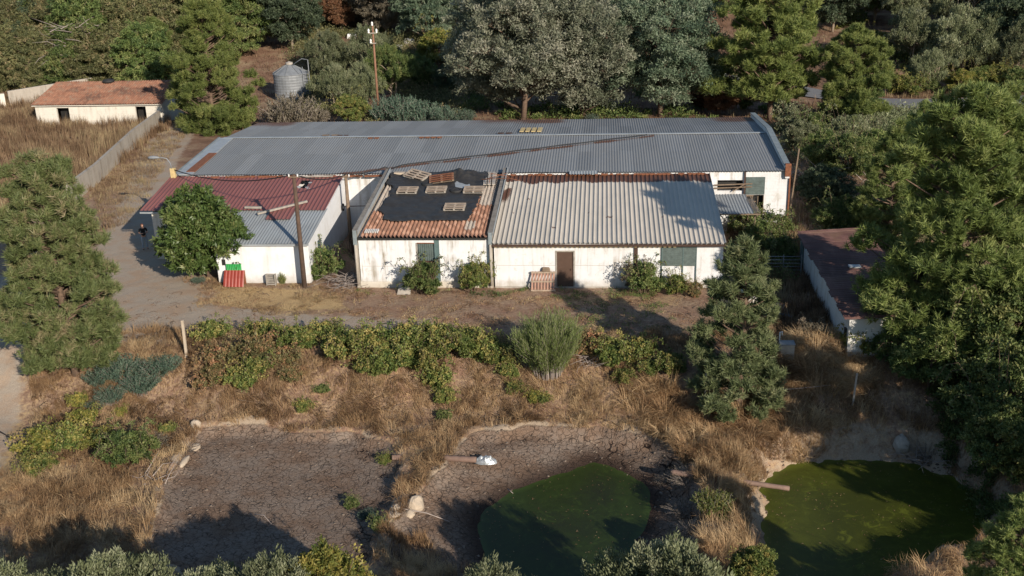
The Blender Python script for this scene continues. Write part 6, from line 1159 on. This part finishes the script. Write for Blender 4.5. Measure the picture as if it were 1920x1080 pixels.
def clods(poly, n, seed, label, inner=.9):
    r = np.random.RandomState(seed); P = np.array(poly); X = r.uniform(P[:, 0].min(), P[:, 0].max(), n*4); Y = r.uniform(P[:, 1].min(), P[:, 1].max(), n*4)
    d = sdf(poly, X, Y); ok = (d < .5) & (r.rand(n*4) < .10+.9*np.exp(-np.abs(d+.2)/inner)); X = X[ok][:n]; Y = Y[ok][:n]; k = len(X); Z = H(X, Y); sz = r.uniform(.015, .065, k)
    c = np.array([(-1, -1, -.6), (1, -1, -.6), (1, 1, -.6), (-1, 1, -.6), (-.8, -.8, .5), (.8, -.7, .6), (.7, .8, .4), (-.7, .7, .6)]); a = r.uniform(0, 6.28, k); ca, sa = np.cos(a)[:, None], np.sin(a)[:, None]
    jit = c[None]*(1+r.normal(0, .22, (k, 8, 3))); x = jit[..., 0]*ca-jit[..., 1]*sa; y = jit[..., 0]*sa+jit[..., 1]*ca
    V = np.stack([X[:, None]+x*sz[:, None], Y[:, None]+y*sz[:, None], Z[:, None]+jit[..., 2]*sz[:, None]*.6], -1).reshape(-1, 3); o = np.array([X.mean(), Y.mean(), 0])
    F = np.array([(0, 3, 2, 1), (4, 5, 6, 7), (0, 1, 5, 4), (1, 2, 6, 5), (2, 3, 7, 6), (3, 0, 4, 7)]); F = (F[None]+(np.arange(k)*8)[:, None, None]).reshape(-1, 4)
    tag(link('mud_clods', mesh_np('mud_clods', V-o, F, None, dict(tint=np.repeat(r.rand(k), 8))), M['clods'], None, tuple(o)), label, 'mud clods', None, 'stuff')
M['clods'] = tilemat('clods', [(0, (.08, .056, .042)), (.5, (.14, .105, .08)), (1, (.24, .19, .145))])
clods(P1, 600, 51, 'broken mud crust and clods on the dry pond'); clods(P2, 1000, 52, 'broken mud crust and clods round the middle pond'); clods(W3, 1200, 53, 'stones and clods round the right pond', .6)

undergrowth(wpoly([(-120, 172), (20, 168), (60, 152), (240, 150), (330, 150), (330, 118), (-160, 130)], 0), 1600, 3.4, 39, 'tall scrub along the front of the left wood', 'euc', .34, .2)
undergrowth(wpoly([(640, 548), (1340, 548), (1340, 620), (1000, 640), (700, 600)], 0), 90, .12, 40, 'scattered low green weeds in the yard', 'green_bush', .07, .5)

# fallen twigs and stones strewn over the yard and bank
def twigs(poly, n, seed, label, L=.5, m='old_wood'):
    r = np.random.RandomState(seed); P = np.array(poly); X = r.uniform(P[:, 0].min(), P[:, 0].max(), n*4); Y = r.uniform(P[:, 1].min(), P[:, 1].max(), n*4); ok = sdf(poly, X, Y) < 0
    for e in ponds: ok &= sdf(e, X, Y) > .2
    X = X[ok][:n]; Y = Y[ok][:n]; Z = H(X, Y); b = MB()
    for x, y, z in zip(X, Y, Z): a = r.uniform(0, 6.28); l = L*r.uniform(.4, 1.4); b.tube([(x, y, z+.03), (x+l*.5*math.cos(a), y+l*.5*math.sin(a), z+.05+r.uniform(0, .06)), (x+l*math.cos(a+.4), y+l*math.sin(a+.4), z+.03)], [.018, .013, .006], 4)
    tag(b.build('fallen_twigs', M[m]), label, 'twigs', None, 'stuff')
twigs(wpoly([(130, 560), (420, 530), (1300, 550), (1300, 620), (700, 620), (150, 650)], 0), 160, 61, 'fallen twigs strewn over the yard', .45)
twigs(wpoly([(60, 700), (1400, 690), (1500, 800), (1250, 850), (800, 800), (60, 850)], -1), 220, 62, 'dead stems strewn through the bank grass', .9)
